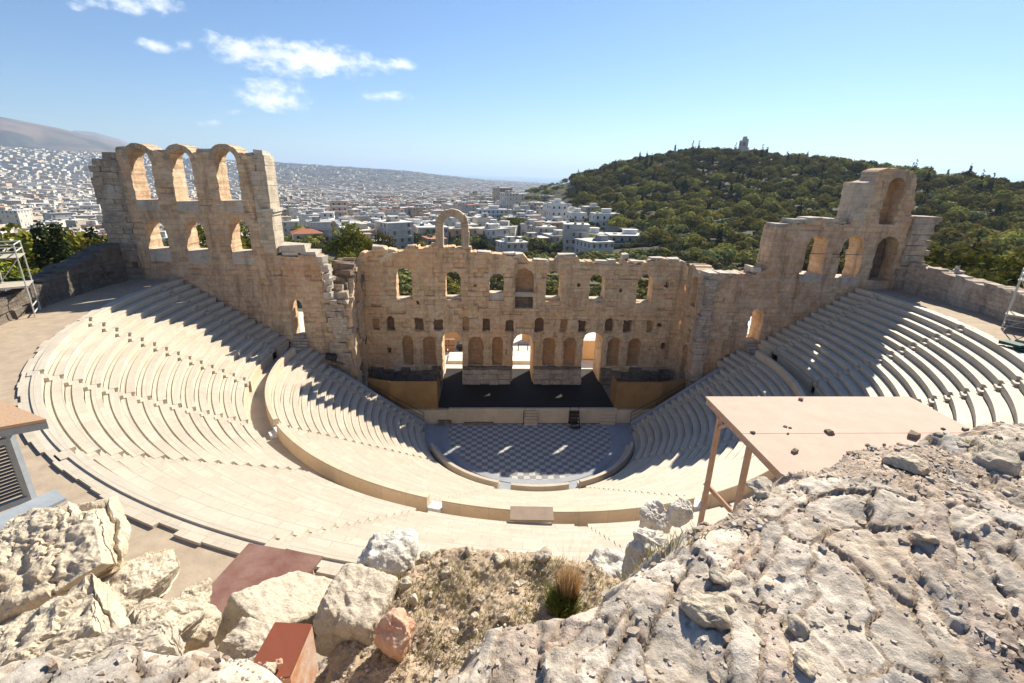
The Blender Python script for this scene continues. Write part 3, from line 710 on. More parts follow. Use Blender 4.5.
# pale quoin blocks up the tower's right edge, with a moulding half way
mb = MB(); z = 18.4
while z < 27.5:
    h = rng.uniform(.5, .72); lx = rng.choice([.75, 1.1, 1.35]); mb.bx(-26.12-lx, -26.03, YS-.05-rng.uniform(0, .03), YS+TT+.03, z+.01, min(z+h, 27.75), .02); z += h
child(mb.build('quoin', M['quoin']), lw)
mb = MB(); mb.bx(-27.0, -25.75, YS-.3, YS+TT+.1, 22.55, 22.85, .04); mb.bx(-26.9, -25.9, YS-.15, YS+TT+.06, 22.2, 22.54, .04); child(mb.build('moulding', M['coping']), lw)
for x, wd, h in ((-26.7, .9, .5), (-27.6, .7, .25), (-31.7, 1.3, .3), (-35.5, 1.2, .25), (-39.2, .8, .3), (-24.8, 1.7, .35), (-23.0, 1.5, .4), (-24.6, 2.6, .75)):
    zt = float(np.interp(x, [p[0] for p in topL], [p[1] for p in topL]))
    if h == .75: zt = 18.55
    mb = MB(); mb.box((x, YS+TT/2, zt+h/2), (wd, TT*.85, h), rng.uniform(-.05, .05), .1); child(mb.build('coping_stone', M['coping']), lw)
# darker stepped buttress at the tower's left
mb = MB()
zz = 14.5
while zz < 27.2:
    h = rng.uniform(.5, .65); 
    x = -42.6+rng.uniform(-.15, .25)+(.5 if zz > 26 else 0)
    while x < -39.65:
        bw = rng.uniform(.7, 1.3); xe = min(x+bw, -39.62)
        if rng.random() > .04: mb.bx(x, xe-.015, YS+.35+rng.uniform(-.12, .25), YS+TT+.3, zz, zz+h-.015, .03)
        x += bw
    zz += h
child(mb.build('buttress', M['stone_grey']), lw)
# rubble end toward the stage
mb = MB(); mb2 = MB(); zz = 1.0
while zz < 17:
    h = rng.uniform(.4, .8)
    y1 = 9.3; x_out = -19.6+.25*math.sin(zz*1.3)
    y = YS-.2+max(0, zz-13.4)*.9
    while y < y1:
        d = rng.uniform(.5, 1.2)
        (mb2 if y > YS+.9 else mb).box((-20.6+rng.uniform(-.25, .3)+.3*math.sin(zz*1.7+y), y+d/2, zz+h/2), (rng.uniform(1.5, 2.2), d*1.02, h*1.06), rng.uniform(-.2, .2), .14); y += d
    zz += h
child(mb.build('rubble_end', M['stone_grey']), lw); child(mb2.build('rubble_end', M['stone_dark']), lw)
mb = MB()
for k in range(12):
    mb.box((-20.75-.09*k+rng.uniform(-.3, .3), YS-.3+rng.uniform(-.2, .3), 13.6+.45*k*.9), (rng.uniform(.5, .9), .9, rng.uniform(.35, .6)), rng.uniform(-.3, .3), .1)
child(mb.build('loose_block', M['coping']), lw)
# steps below the side doorway, and its broken jamb
st = tag(empty('wall_steps', (-24.9, 3.3, 8.4)), 'narrow flight of stone steps below the doorway in the left side wall', 'steps')
for k in range(6):
    mb = MB(); mb.bx(-25.55, -23.9, 2.4+.3*k, 3.72+.3*k, 8.2+.24*k, 8.42+.24*k, .01); child(mb.build('step', M['stone_grey']), st)

rw = tag(empty('side_wall', (31, YS, 6)), 'ruined wall rising to a rounded tower niche, above the shaded right seats', 'ruined wall', kind='thing')
topR = [(18.3, 16.2), (19, 16.8), (21, 16.95), (23.7, 17.0), (25.0, 17.5), (25.25, 17.8), (25.3, 22.2), (26.2, 22.1), (27.5, 22.6), (28.5, 22.5), (29.8, 22.9), (31.6, 22.7), (33.5, 22.4), (33.6, 26.3), (34.0, 26.6), (34.9, 26.9), (35.1, 27.7), (35.6, 28.1), (37.2, 28.2), (38.6, 27.9), (39.4, 27.3), (39.6, 25.4), (39.9, 25.0), (40.1, 23.0), (40.2, 15)]
dr = lambda u, z: np.where(z > 12.4, np.hypot(u-25.3, (z-12.4)*.9)-.75, np.maximum(np.abs(u-25.3)-.75, 8.2-z))
RL = [(30.35, 2.2, 17.05, 21.3), (34.4, 2.4, 16.75, 21.4), (38.25, 2.4, 16.6, 21.35)]
RN = (37.35, 1.85, 22.6, 27.3)
def topr(u, z): return z-(np.interp(u, [p[0] for p in topR], [p[1] for p in topR])+.16*blocky(u, 15, .8, 1)*np.where(u > 35, .4, 1)+.06*fbm(u, u*0+4, 0, 3, 2))
w = ruin_wall('wall', [topr, lambda u, z: 0-z, lambda u, z: np.where(z > 17.5, 25.35+.15*blocky(z, 4, .6, 1)-u, 19.2+blocky(z, 14, .6, .15)-u), lambda u, z: u-40.1-blocky(z, 24, .6, .12)], [arch_sdf(*a) for a in RL]+[arch_sdf(*RN), dr], 18.2, 40.6, 0, 29, place_x(YS), 2.3, M['stone_tower'], None, .115, .09, 41)
child(w, rw)
mb = MB(); mb.bx(35.8, 38.5, YS+1.3, YS+2.2, 22.4, 27.6); sub(mb.build('niche_back', M['niche']), w)
mb = MB(); mb.bx(36.9, 39.6, YS+1.7, YS+2.2, 16.4, 21.6); sub(mb.build('niche_back', M['stone_dark']), w)
child(arch_ring(RN[0], RN[1], RN[3], .6, YS, 2.4, .08, 13, 0, .02).build('arch_ring', M['stone_arch']), rw)
for uc, ww, zs, zt in RL[:2]:
    mb = MB(); mb.bx(uc-ww/2-.1, uc+ww/2+.1, YS-.06, YS+.3, zs-.75, zs-.03, .02); mb.bx(uc-ww/2+.02, uc+ww/2-.02, YS, YS+2.1, zs-.02, zs+.1); sub(mb.build('window_sill', M['coping']), w)
mb = MB(); z = 22.5
while z < 26.6:
    h = rng.uniform(.5, .7); mb.bx(33.5+rng.uniform(-.1, .06), 34.8+rng.uniform(-.2, .3), YS-.06, YS+2.45, z, z+h-.015, .03); z += h
mb.bx(33.4, 35.0, YS-.12, YS+2.5, 26.4, 26.75, .05)
child(mb.build('quoin', M['quoin']), rw)
# stepped projecting courses at the outer end
mb = MB(); z = 15.6; k = 0
while z < 23.2:
    h = rng.uniform(.48, .6); ex = 42.2+(.5 if k % 2 else 0)+rng.uniform(-.2, .25); mb.bx(40.12, ex, YS-.4+.12*(k % 2), YS+2.2, z, z+h-.03, .03); z += h; k += 1
mb.bx(40.3, 43.1, YS-.3, YS+1.8, 23.0, 23.5, .04)
child(mb.build('buttress', M['stone_grey']), rw)
for x, wd, h in ((26.2, 1.4, .35), (27.9, 1.3, .4), (29.6, 1.5, .3), (31.4, 1.5, .35), (28.9, .6, .35), (19.6, 1.2, .25), (22.4, 1.6, .2), (20.9, 1.0, .25), (24.4, .9, .5), (32.6, 1.0, .25)):
    zt = float(np.interp(x, [p[0] for p in topR], [p[1] for p in topR])); mb = MB(); mb.box((x, YS+1.1, zt+h/2-.02), (wd, 2.0, h), rng.uniform(-.06, .06), .1); child(mb.build('coping_stone', M['coping']), rw)
st = tag(empty('wall_steps', (25.3, 3.3, 8)), 'narrow flight of stone steps below the doorway in the right side wall', 'steps')
for k in range(6):
    mb = MB(); mb.bx(24.55, 26.05, 2.3+.3*k, 3.72+.3*k, 7.9+.26*k, 8.14+.26*k, .01); child(mb.build('step', M['stone_grey']), st)
# rubble at the wall's inner end
mb = MB(); zz = .5
while zz < 16:
    h = rng.uniform(.45, .8); mb.box((19.35+rng.uniform(-.12, .15), YS+.25+rng.uniform(-.2, .1), zz+h/2), (rng.uniform(1.0, 1.6), 1.0, h*1.03), rng.uniform(-.08, .08), .07); zz += h
child(mb.build('rubble_end', M['stone_grey']), rw)
# cast iron bar across the two right openings
mb = MB(); mb.tube((29.0, YS+.1, 19.4), (35.8, YS+.1, 19.35), .035, 6); child(mb.build('tie_bar', M['darkmetal']), rw)

# ---- outer retaining walls of the rim path
def rim_wall(lb, a0, a1, tops, mat, seed):
    r = tag(empty('retaining_wall', (40.9*math.cos(rad((a0+a1)/2)), 40.9*math.sin(rad((a0+a1)/2)), 15.4)), lb, 'wall', kind='thing')
    R = 40.9
    pl = lambda u, w, z: np.stack([(R+w)*np.cos(u/R), (R+w)*np.sin(u/R), z], -1)
    w = ruin_wall('wall', [top_line(tops, seed, .16)], [], rad(a0)*R, rad(a1)*R, 14.9, 19.5, pl, 1.9, mat, None, .13, .07, seed, .08)
    child(w, r)
    mb = MB(); u = rad(a0)*R+.5
    while u < rad(a1)*R-1:
        d = rng.uniform(.8, 1.7); zt = float(np.interp(u+d/2, [t[0] for t in tops], [t[1] for t in tops]))
        if rng.random() < .55:
            aa = (u+d/2)/R; child(MB().box(((R+.5)*math.cos(aa), (R+.5)*math.sin(aa), zt+.06), (.9, d*.96, .26), aa, .05).build('coping_stone', mat), r)
        u += d
rim_wall('low curved retaining wall of pale squared blocks round the right rim path', -48, 4.6, [(rad(-48)*40.9, 17.7), (rad(-20)*40.9, 18.0), (rad(-5)*40.9, 18.2), (rad(5)*40.9, 18.6)], M['stone_grey'], 51)
rim_wall('dark shaded curved retaining wall round the left rim path, by the scaffold', 175.5, 222, [(rad(175)*40.9, 19.3), (rad(180)*40.9, 18.7), (rad(186)*40.9, 17.7), (rad(192)*40.9, 17.2), (rad(222)*40.9, 17.0)], M['shaded_sooty_wall'], 61)

# ================================================================== SMALL THINGS IN THE THEATRE
# covered desk on the middle walkway
dk = tag(empty('covered_desk', (-2.4, -25.9, 8.2)), 'brown covered control desk on legs, standing on the curved walkway in the seating middle', 'desk')
mb = MB(); c = [(-3.5, -25.35), (-1.25, -25.45), (-1.3, -26.3), (-3.55, -26.2)]
mb.hexa([(x, y, 9.86+(.12 if i < 2 else -.05)) for i, (x, y) in enumerate(c)][::-1]+[(x, y, 9.95+(.12 if i < 2 else -.05)) for i, (x, y) in enumerate(c)][::-1]); child(mb.build('cover', M['desk']), dk)
mb = MB(); mb.bx(-3.4, -1.4, -26.1, -26.04, 9.55, 9.82); child(mb.build('rail', M['white']), dk)
for x in (-3.4, -1.45):
    for y in (-25.5, -26.05):
        mb = MB(); mb.tube((x, y, 8.2), (x, y, 9.88), .03, 6); child(mb.build('leg', M['white']), dk)
mb = MB(); mb.bx(-3.6, -1.5, -26.55, -26.2, 9.15, 9.3, .01); o = mb.build('plank', M['timber']); o['kind'] = 'thing'; tag(o, 'thin dark plank lying on the first upper seat row behind the brown desk', 'plank')
mb = MB(); mb.box((-4.35, -26.2, 9.35), (.55, .4, .32), .2, .03); o = mb.build('equipment_case', M['darkmetal']); h = MB().box((-4.35, -26.2, 9.53), (.2, .05, .04), .2).build('handle', M['tube'], o); tag(o, 'small dark equipment case on the first upper seat row left of the brown desk', 'case')
# dark box with a cover on the lower seats near the left wall
bs = tag(empty('black_cover', (-21.2, 2.6, 7.3)), 'black covered box beside the broken left wall end, at the top of the lower seats', 'black_cover')
mb = MB(); mb.box((-21.3, 2.5, 7.75), (1.1, .8, .55), .4, .03, .3); child(mb.build('housing', M['darkmetal']), bs)
mb = MB(); mb.box((-20.6, 2.1, 7.2), (1.3, .9, .12), .3, .02, .35); child(mb.build('lid', M['crate']), bs)
mb = MB(); mb.tube((-21.3, 2.5, 6.4), (-21.3, 2.5, 7.6), .05, 6); child(mb.build('stand', M['darkmetal']), bs)
for s, lb in ((-1, 'thin dark handrail along the left passage beside the stage'), (1, 'thin dark handrail along the right passage beside the stage')):
    r = tag(empty('handrail', (s*15, 1.9, 0)), lb, 'handrail')
    P = [(s*11.6, 1.55, 1.6), (s*14.5, 1.85, 3.1), (s*17.6, 2.3, 4.9)]
    for a, b in zip(P[:-1], P[1:]):
        child(MB().tube(a, b, .03, 6).build('rail', M['darkmetal']), r)
        child(MB().tube(np.array(a)-(0, 0, .5), np.array(b)-(0, 0, .5), .02, 6).build('rail', M['darkmetal']), r)
    for p in P: child(MB().tube((p[0], p[1], 0), p, .03, 6).build('post', M['darkmetal']), r)
# scaffold towers
def scaffold(loc, rz, w, d, lv, lb, deck_top=True):
    r = tag(empty('scaffold_tower', loc, rz), lb, 'scaffold')
    H = lv[-1]+1.0
    for x in np.linspace(0, w, 4):
        for y in (0, d): MB().tube((x, y, 0), (x, y, H), .05, 6).build('standard', M['tube'], r)
    for z in lv[:-1]+[lv[-1]+.98, lv[-1]+.5]:
        for y in (0, d): MB().tube((0, y, z), (w, y, z), .042, 6).build('ledger', M['tube'], r)
        for x in (0, w): MB().tube((x, 0, z), (x, d, z), .042, 6).build('transom', M['tube'], r)
    for z in (.45, .95):
        MB().tube((0, 0, z), (w, 0, z), .042, 6).build('ledger', M['tube'], r)
        for x in (0, w): MB().tube((x, 0, z), (x, d, z), .042, 6).build('transom', M['tube'], r)
    for i in range(3):
        x0, x1 = w*i/3, w*(i+1)/3
        MB().tube((x0, .04, .1), (x1, .04, lv[0]), .034, 6).build('brace', M['tube'], r)
        MB().tube((x1, d-.04, lv[0]), (x0, d-.04, lv[-1]), .034, 6).build('brace', M['tube'], r)
    for z in lv:
        mb = MB()
        for k in range(4): mb.bx(-.1, w+.1, d*k/4+.01, d*(k+1)/4-.01, z+.03, z+.08)
        mb.build('deck', M['board'], r)
    return r
p = atZ(33, 311, 15.5)
scaffold((p[0]+.6, p[1], 15.5), rad(213), 4.8, 2.4, [2.4, 4.5], 'pale metal scaffold tower with two plank decks on the left rim path')
p = atZ(1001, 331, 15.5)
scaffold((p[0]+.2, p[1]+.2, 15.5), rad(-52), 4.2, 2.0, [1.3, 4.1], 'pale metal scaffold tower at the right edge, against the right retaining wall')
mb = MB(); p = atZ(1019, 352, 15.5)
for k in range(5): mb.box((p[0]+rng.uniform(-.5, .8), p[1]+rng.uniform(-.5, .5), 15.62+.1*k), (1.3, .8, .18), rng.uniform(0, 3), .08)
nm = plain('green_tarpaulin', (.03, .10, .075), .7, .3, 2); o = mb.build('tarpaulin', nm); tag(o, 'crumpled dark green tarpaulin at the foot of the right scaffold', 'tarpaulin')
# survey marker on right wall
r = tag(empty('statue_fragment', tuple(atZ(956, 275, 18.1))), 'small grey weathered stone lump standing on the right retaining wall', 'stone')
p = atZ(956, 276, 18.0); child(MB().box((p[0], p[1], 18.3), (.8, .7, .6), .4, .12).build('base', M['stone_grey']), r); child(MB().box((p[0]-.1, p[1], 18.8), (.3, .3, .5), .2, .08).build('top', M['coping']), r)

# pink board roof on posts, close by on the right
rf = tag(empty('shelter', (2.4, -38.4, 20)), 'open shelter with a flat pale pink board roof on timber posts', 'shelter')
RZ = 22.0
mb = MB(); mb.bx(.07, 4.87, -38.62, -36.98, RZ-.02, RZ+.012); child(mb.build('roof', M['roofply']), rf)
mb = MB(); mb.bx(.07, 4.87, -40.3, -38.626, RZ-.022, RZ+.008); child(mb.build('roof', M['roofply']), rf)
mb = MB(); mb.bx(.09, .17, -40.3, -37.0, RZ-.16, RZ-.025); mb.bx(4.74, 4.82, -40.3, -37.0, RZ-.16, RZ-.025)
mb.bx(.18, 4.73, -37.08, -37.0, RZ-.16, RZ-.025); mb.bx(.18, 4.73, -38.7, -38.62, RZ-.16, RZ-.025); child(mb.build('rafter', M['timber']), rf)
for x, y, zb in ((.13, -37.62, 18.5), (.13, -38.85, 18.5), (4.78, -37.62, 18.5), (4.78, -38.85, 18.5)):
    mb = MB(); mb.bx(x-.045, x+.045, y-.045, y+.045, zb-.2, RZ-.17); child(mb.build('post', M['timber']), rf)
child(MB().bar((.13, -37.5, 20.1), (.75, -37.9, 19.5), .07, .09).build('brace', M['timber']), rf)
child(MB().bar((.13, -37.66, 21.6), (.13, -37.95, 21.82), .05, .05).build('brace', M['timber']), rf)
k = 0
for px, py, s in [(801, 400, .05), (914, 437, .10), (829, 433, .07), (794, 452, .055), (753, 433, .04), (785, 427, .03), (790, 428, .025), (943, 429, .035), (965, 430, .05), (788, 434, .02), (868, 446, .035), (884, 445, .03), (850, 455, .06)]:
    p = atZ(px, py, RZ+.012)
    mb = MB(); mb.box((p[0], p[1], RZ+.012+s*.35), (s*2, s*1.5, s*.8), rng.uniform(0, 3), s*.3); o = mb.build('stone', M['stone_dark'])
    tag(o, 'small dark stone lying loose on the pale pink board roof', 'stone', 'loose stones on the pink roof')

# ================================================================== BEHIND THE SCENE WALL
mb = MB(); mb.bx(-24, 24, 12.0, 30, 1.6, 1.852); struct(mb.build('plaza', M['plaza']))
mb = MB(); mb.bx(-10, -7.4, 15.6, 19, 1.852, 2.25); mb.bx(-1.6, 2, 15.6, 19.6, 1.852, 2.3); struct(mb.build('raised_pavement', M['plaza']))
for s in (-1, 1):
    mb = MB(); mb.bx(min(s*20.5, s*32), max(s*20.5, s*32), 5.95, 16, -1, 8.9); struct(mb.build('side_landing', M['plaza']))
o = tag(empty('storage_container', (10.2, 18.4, 1.85)), 'beige box container with a white roof, seen through the right stage doorway', 'container')
child(MB().bx(9.0, 12.2, 17.2, 21, 2.0, 4.7).build('body', M['container']), o); child(MB().bx(8.9, 12.3, 17.1, 21.1, 4.71, 4.85).build('roof', M['white']), o)
o = tag(empty('crate', (-10.3, 20.5, 1.85)), 'stack of brown wooden crates seen through the left stage doorway', 'crates')
for i, (x, z) in enumerate(((-10.9, 2.0), (-9.9, 2.0), (-10.7, 2.9), (-9.8, 2.9))): child(MB().box((x, 20.5, z+.42), (.85, .8, .8), .05*i, .02).build('box', M['crate']), o)
o = tag(empty('parked_car', (-8.2, 21.3, 1.85)), 'dark parked car behind the left stage doorway, beside brown crates', 'car')
child(MB().hexa([(-9.2, 20.5, 2.2), (-6, 20.5, 2.2), (-6, 22.2, 2.2), (-9.2, 22.2, 2.2), (-9.1, 20.6, 2.85), (-6.1, 20.6, 2.85), (-6.1, 22.1, 2.85), (-9.1, 22.1, 2.85)]).build('body', M['darkmetal']), o)
child(MB().hexa([(-8.8, 20.7, 2.86), (-6.6, 20.7, 2.86), (-6.6, 22.0, 2.86), (-8.8, 22.0, 2.86), (-8.3, 20.85, 3.4), (-7, 20.85, 3.4), (-7, 21.9, 3.4), (-8.3, 21.9, 3.4)]).build('cabin', M['greywood']), o)
for x in (-8.6, -6.7):
    for y in (20.45, 22.1): child(MB().tube((x, y-.05, 2.18), (x, y+.1, 2.18), .33, 14).build('wheel', M['black']), o)
o = tag(empty('garden_wall', (-9, 25, 1.85)), 'low pale plastered wall behind the plaza, seen through the stage doorways', 'wall', kind='thing')
child(MB().bx(-22, -.9, 24.5, 25.0, 1.8, 4.6).build('wall', M['container']), o); child(MB().bx(.9, 22, 25.5, 26.0, 1.8, 4.4).build('wall', M['container']), o); child(MB().bx(-22.1, -.8, 24.4, 25.1, 4.61, 4.75).build('coping', M['plaza']), o)
o = tag(empty('metal_table', (.6, 20.6, 1.85)), 'dark folding table standing behind the middle stage doorway', 'table')
child(MB().bx(-.1, 1.5, 20.2, 21.2, 3.0, 3.08).build('table_top', M['darkmetal']), o)
for x in (0, 1.4):
    for y in (20.3, 21.1): child(MB().tube((x, y, 1.85), (x, y, 3.0), .04, 6).build('leg', M['darkmetal']), o)

# ================================================================== THE LAND
ridge_px = [(625, 205, 930), (630, 186, 880), (632, 174, 800), (650, 170, 700), (690, 158, 620), (715, 155, 580), (745, 156, 560), (800, 164, 520), (870, 172, 480), (960, 186, 440), (1024, 195, 420), (1150, 214, 400), (1400, 250, 390)]
RIDGE = np.array([atD(*q) for q in ridge_px]); RIDGE[:, 2] -= 2.5; RIDGE[0, 2] = -25
def hill(x, y):
    best = np.full(np.shape(x), 1e9); hz = np.zeros(np.shape(x))
    for a, b in zip(RIDGE[:-1], RIDGE[1:]):
        d = b-a; t = np.clip(((x-a[0])*d[0]+(y-a[1])*d[1])/(d[0]**2+d[1]**2), 0, 1)
        q = np.hypot(x-a[0]-t*d[0], y-a[1]-t*d[1]); m = q < best
        best = np.where(m, q, best); hz = np.where(m, a[2]+t*d[2], hz)
    return best, hz
BD = [0, 30, 60, 120, 200, 280, 500, 1000, 2000, 4000, 6500, 9000]; BZ = [1.8, 1.8, 0, -4, -8, -12, -26, -46, -62, -76, -96, -110]
def G(x, y):
    x = np.asarray(x, float); y = np.asarray(y, float)
    d = np.hypot(x, y); z = np.interp(d, BD, BZ)
    fade = 1-sstep(150, 320, d)
    z = z+(sstep(25, -12, y)*11.5+sstep(-30, -80, y)*22)*fade
    az = np.degrees(np.arctan2(x, y+46))
    zf = np.interp(az, [-75, -60, -41.5, -30, -21.6, -9.6, 0, 10, 30], [270, 215, 122, 84, 70, 26, -60, -96, -96])
    zd = np.maximum(zf-np.interp(6000, BD, BZ), 0)
    z = z+zd*sstep(2300, 6000, d)
    hd, hz = hill(x, y)
    f = 1-sstep(0, 330, hd)
    z = np.maximum(z, z+(hz-z)*f*(hz > -30))
    z = z+fbm(x, y, 3, 3, .011)*np.clip((d-60)/100, 0, 1)*1.6
    return z
rr = np.concatenate([[0, 12, 25, 35, 42.0, 42.35, 44, 47, 51, 56, 62], np.geomspace(70, 9000, 95)])
aa = np.linspace(0, 2*PI, 301)[:-1]
RR, AA = np.meshgrid(rr, aa, indexing='ij'); X, Y = RR*np.sin(AA), RR*np.cos(AA)
Zg = G(X, Y); Zg = np.where((RR < 42.3) & (Y < 36), -3.0, Zg); Zg = np.where((RR > 42.3) & (RR < 45) & (Y < 3), np.minimum(Zg, 15.2), Zg)
Zg = np.where((np.hypot(X-CAM[0], Y-CAM[1]) < 13) & (Y > -58), np.minimum(Zg, 15.3), Zg)
n1, n2 = RR.shape
I = np.arange(n1*n2).reshape(n1, n2); Fq = np.stack([I[:-1], np.roll(I[:-1], -1, 1), np.roll(I[1:], -1, 1), I[1:]], -1).reshape(-1, 4)[:, ::-1]
def ground_mat():
    m = NT('ground_soil'); ob = m.coord('Object')
    col = m.mix(m.mapr(m.noise(ob, .02, 8, .65), .42, .6), (.085, .085, .035), (.16, .13, .075))
    col = m.mix(m.mapr(m.noise(ob, .3, 6, .7), .5, .7, 0, .7), col, (.05, .06, .025))
    g = m.new('ShaderNodeNewGeometry'); sx = m.new('ShaderNodeSeparateXYZ'); m.link(g.outputs['Position'], sx.inputs[0])
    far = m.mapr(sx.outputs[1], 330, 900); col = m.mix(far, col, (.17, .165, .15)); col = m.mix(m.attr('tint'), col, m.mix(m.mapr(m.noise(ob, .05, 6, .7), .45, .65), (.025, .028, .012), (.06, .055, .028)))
    return m.out(col, .95)
gd, gh = hill(X, Y); hf = ((1-sstep(240, 330, gd))*(gh > -15))[:-1].ravel()
struct(raw_mesh('ground', np.stack([X, Y, Zg], -1).reshape(-1, 3), [Fq], ground_mat(), col=np.stack([hf, hf, hf], 1), smooth=True))
# sea to the horizon
m = NT('sea_water'); m.b.inputs['Specular IOR Level'].default_value = .5; seam = m.out((.06, .13, .19), .25)
o = raw_mesh('sea', [(-60000, 4000, -95.5), (60000, 4000, -95.5), (60000, 80000, -95.5), (-60000, 80000, -95.5)], [np.array([(0, 1, 2, 3)])], seam); struct(o)
# mountains
def mountain(name, pts, depth, seed, mat):
    P = np.array([atD(*q) for q in pts]); az = np.arctan2(P[:, 0]-CAM[0], P[:, 1]-CAM[1]); D = pts[0][2]
    A = np.linspace(az[0], az[-1], 200); T = np.linspace(-1, 1, 60); A2, T2 = np.meshgrid(A, T, indexing='ij')
    dd = D+T2*depth; x, y = CAM[0]+dd*np.sin(A2), CAM[1]+dd*np.cos(A2)
    hz = np.interp(A2, az, P[:, 2]); pr = (1-np.abs(T2))**.8
    z = -60+(hz+60)*pr*(1+.22*(1-pr)*fbm(x, y, seed, 5, 1/900.)*2)+fbm(x, y, seed+3, 5, 1/700.)*75*np.sqrt(np.clip(1-pr, 0, 1))
    I = np.arange(200*60).reshape(200, 60); F = np.stack([I[:-1, :-1], I[1:, :-1], I[1:, 1:], I[:-1, 1:]], -1).reshape(-1, 4)
    struct(raw_mesh(name, np.stack([x, y, z], -1).reshape(-1, 3), [F], mat, smooth=True))
def mt_mat():
    m = NT('bare_mountain'); ob = m.coord('Object')
    col = m.mix(m.mapr(m.noise(ob, .0016, 8, .65), .42, .6), (.17, .125, .105), (.055, .06, .06)); return m.out(col, .95)
mm = mt_mat()
mountain('mountain', [(-420, 92, 7600), (-200, 104, 7600), (-60, 110, 7600), (0, 116, 7600), (30, 122, 7600), (60, 128, 7600), (85, 135, 7600), (110, 141, 7600), (150, 156, 7600), (210, 172, 7600)], 2600, 1, mm)
mountain('mountain', [(10, 160, 12500), (45, 138, 12500), (75, 130, 12500), (95, 132, 12500), (120, 139, 12500), (150, 153, 12500), (200, 172, 12500)], 2600, 7, mm)

# ------------------------------------------------------------------ foliage
def leaf_mat(name, mul=(1, 1, 1), trans=.35, vary=.38):
    m = bpy.data.materials.new(name); m.use_nodes = True; t = m.node_tree; n = t.nodes; n.clear()
    out = n.new('ShaderNodeOutputMaterial'); mx = n.new('ShaderNodeMixShader'); df = n.new('ShaderNodeBsdfDiffuse'); tr = n.new('ShaderNodeBsdfTranslucent')
    at = n.new('ShaderNodeAttribute'); at.attribute_name = 'tint'; oi = n.new('ShaderNodeObjectInfo')
    hs = n.new('ShaderNodeHueSaturation'); mr = n.new('ShaderNodeMapRange'); t.links.new(oi.outputs['Random'], mr.inputs[0]); mr.inputs[3].default_value = 1-vary; mr.inputs[4].default_value = 1+vary
    mh = n.new('ShaderNodeMapRange'); t.links.new(oi.outputs['Random'], mh.inputs[0]); mh.inputs[3].default_value = .485; mh.inputs[4].default_value = .515
    t.links.new(mr.outputs[0], hs.inputs['Value']); t.links.new(mh.outputs[0], hs.inputs['Hue']); t.links.new(at.outputs['Color'], hs.inputs['Color'])
    for s in (df, tr): t.links.new(hs.outputs[0], s.inputs['Color'])
    mx.inputs[0].default_value = trans; t.links.new(df.outputs[0], mx.inputs[1]); t.links.new(tr.outputs[0], mx.inputs[2]); t.links.new(mx.outputs[0], out.inputs[0])
    return m
M['leaf'] = leaf_mat('leaf', trans=.2); M['bark'] = plain('bark', (.09, .065, .045), .95, .3, 8)
def leaf_cloud(lobes, n, size, base, spread=.35, shell=False):
    """unit tree crown: leaf sized quads through the volume of several lobes"""
    L = np.array(lobes); w = L[:, 3]**2; k = rng.choice(len(L), n, p=w/w.sum())
    d = rng.normal(size=(n, 3)); d /= np.linalg.norm(d, axis=1)[:, None]; d[:, 2] = np.where(d[:, 2] < -.3, -d[:, 2]*.6, d[:, 2])
    r = rng.uniform(.62, 1.06, n)**.7
    P = L[k, :3]+d*r[:, None]*np.stack([L[k, 3], L[k, 3], L[k, 4]], 1)
    if shell: r = rng.uniform(.86, 1.06, n); P = L[k, :3]+d*r[:, None]*np.stack([L[k, 3], L[k, 3], L[k, 4]], 1)
    nn = d+rng.normal(size=(n, 3))*(.28 if shell else .55); nn /= np.linalg.norm(nn, axis=1)[:, None]
    u = np.cross(nn, rng.normal(size=(n, 3))); u /= np.linalg.norm(u, axis=1)[:, None]; v = np.cross(nn, u)
    s = size*rng.uniform(.6, 1.3, n)[:, None]
    V = np.stack([P-u*s-v*s*.6, P+u*s*.8-v*s*.7, P+u*s+v*s*.6, P-u*s*.7+v*s*.8], 1).reshape(-1, 3)
    F = np.arange(4*n).reshape(n, 4)
    tk = rng.uniform(1-spread, 1+spread, len(L))[k]*rng.uniform(.8, 1.2, n)
    col = np.array(base)[None]*tk[:, None]*np.stack([rng.uniform(.85, 1.2, n), np.ones(n), rng.uniform(.8, 1.1, n)], 1)
    return V, F, col
def crown(kind, n, size, base, shell=False):
    if kind == 'pine':
        lobes = [(0, 0, .62, .26, .22)]+[(.27*math.cos(a)*q, .27*math.sin(a)*q, .5+.28*rng.random(), rng.uniform(.15, .22), rng.uniform(.11, .17)) for a, q in zip(np.arange(7)*.9+rng.random(), rng.uniform(.7, 1.15, 7))]+[(0.05, 0, .82, .17, .14)]
    elif kind == 'dome':
        k_ = int(rng.integers(3, 5)); lobes = [(0, 0, .66, .30, .25)]+[(.25*math.cos(a), .25*math.sin(a), rng.uniform(.5, .66), rng.uniform(.2, .27), rng.uniform(.17, .22)) for a in np.arange(k_)*2*PI/k_+rng.random()]
    elif kind == 'cypress':
        lobes = [(0, 0, z, .11*(1-abs(z-.42)*1.15), .14) for z in np.linspace(.1, .9, 8)]
    else:
        lobes = [(0, 0, .45, .34, .35)]+[(.34*math.cos(a)*q, .34*math.sin(a)*q, .34+.3*rng.random(), rng.uniform(.18, .28), rng.uniform(.18, .28)) for a, q in zip(np.arange(6)*1.05+rng.random(), rng.uniform(.6, 1.1, 6))]
    return leaf_cloud(lobes, n, size, base, .35, shell)
PINE, OLIVE, CYP, BUSH = (.225, .208, .056), (.165, .168, .07), (.026, .036, .016), (.105, .115, .028)
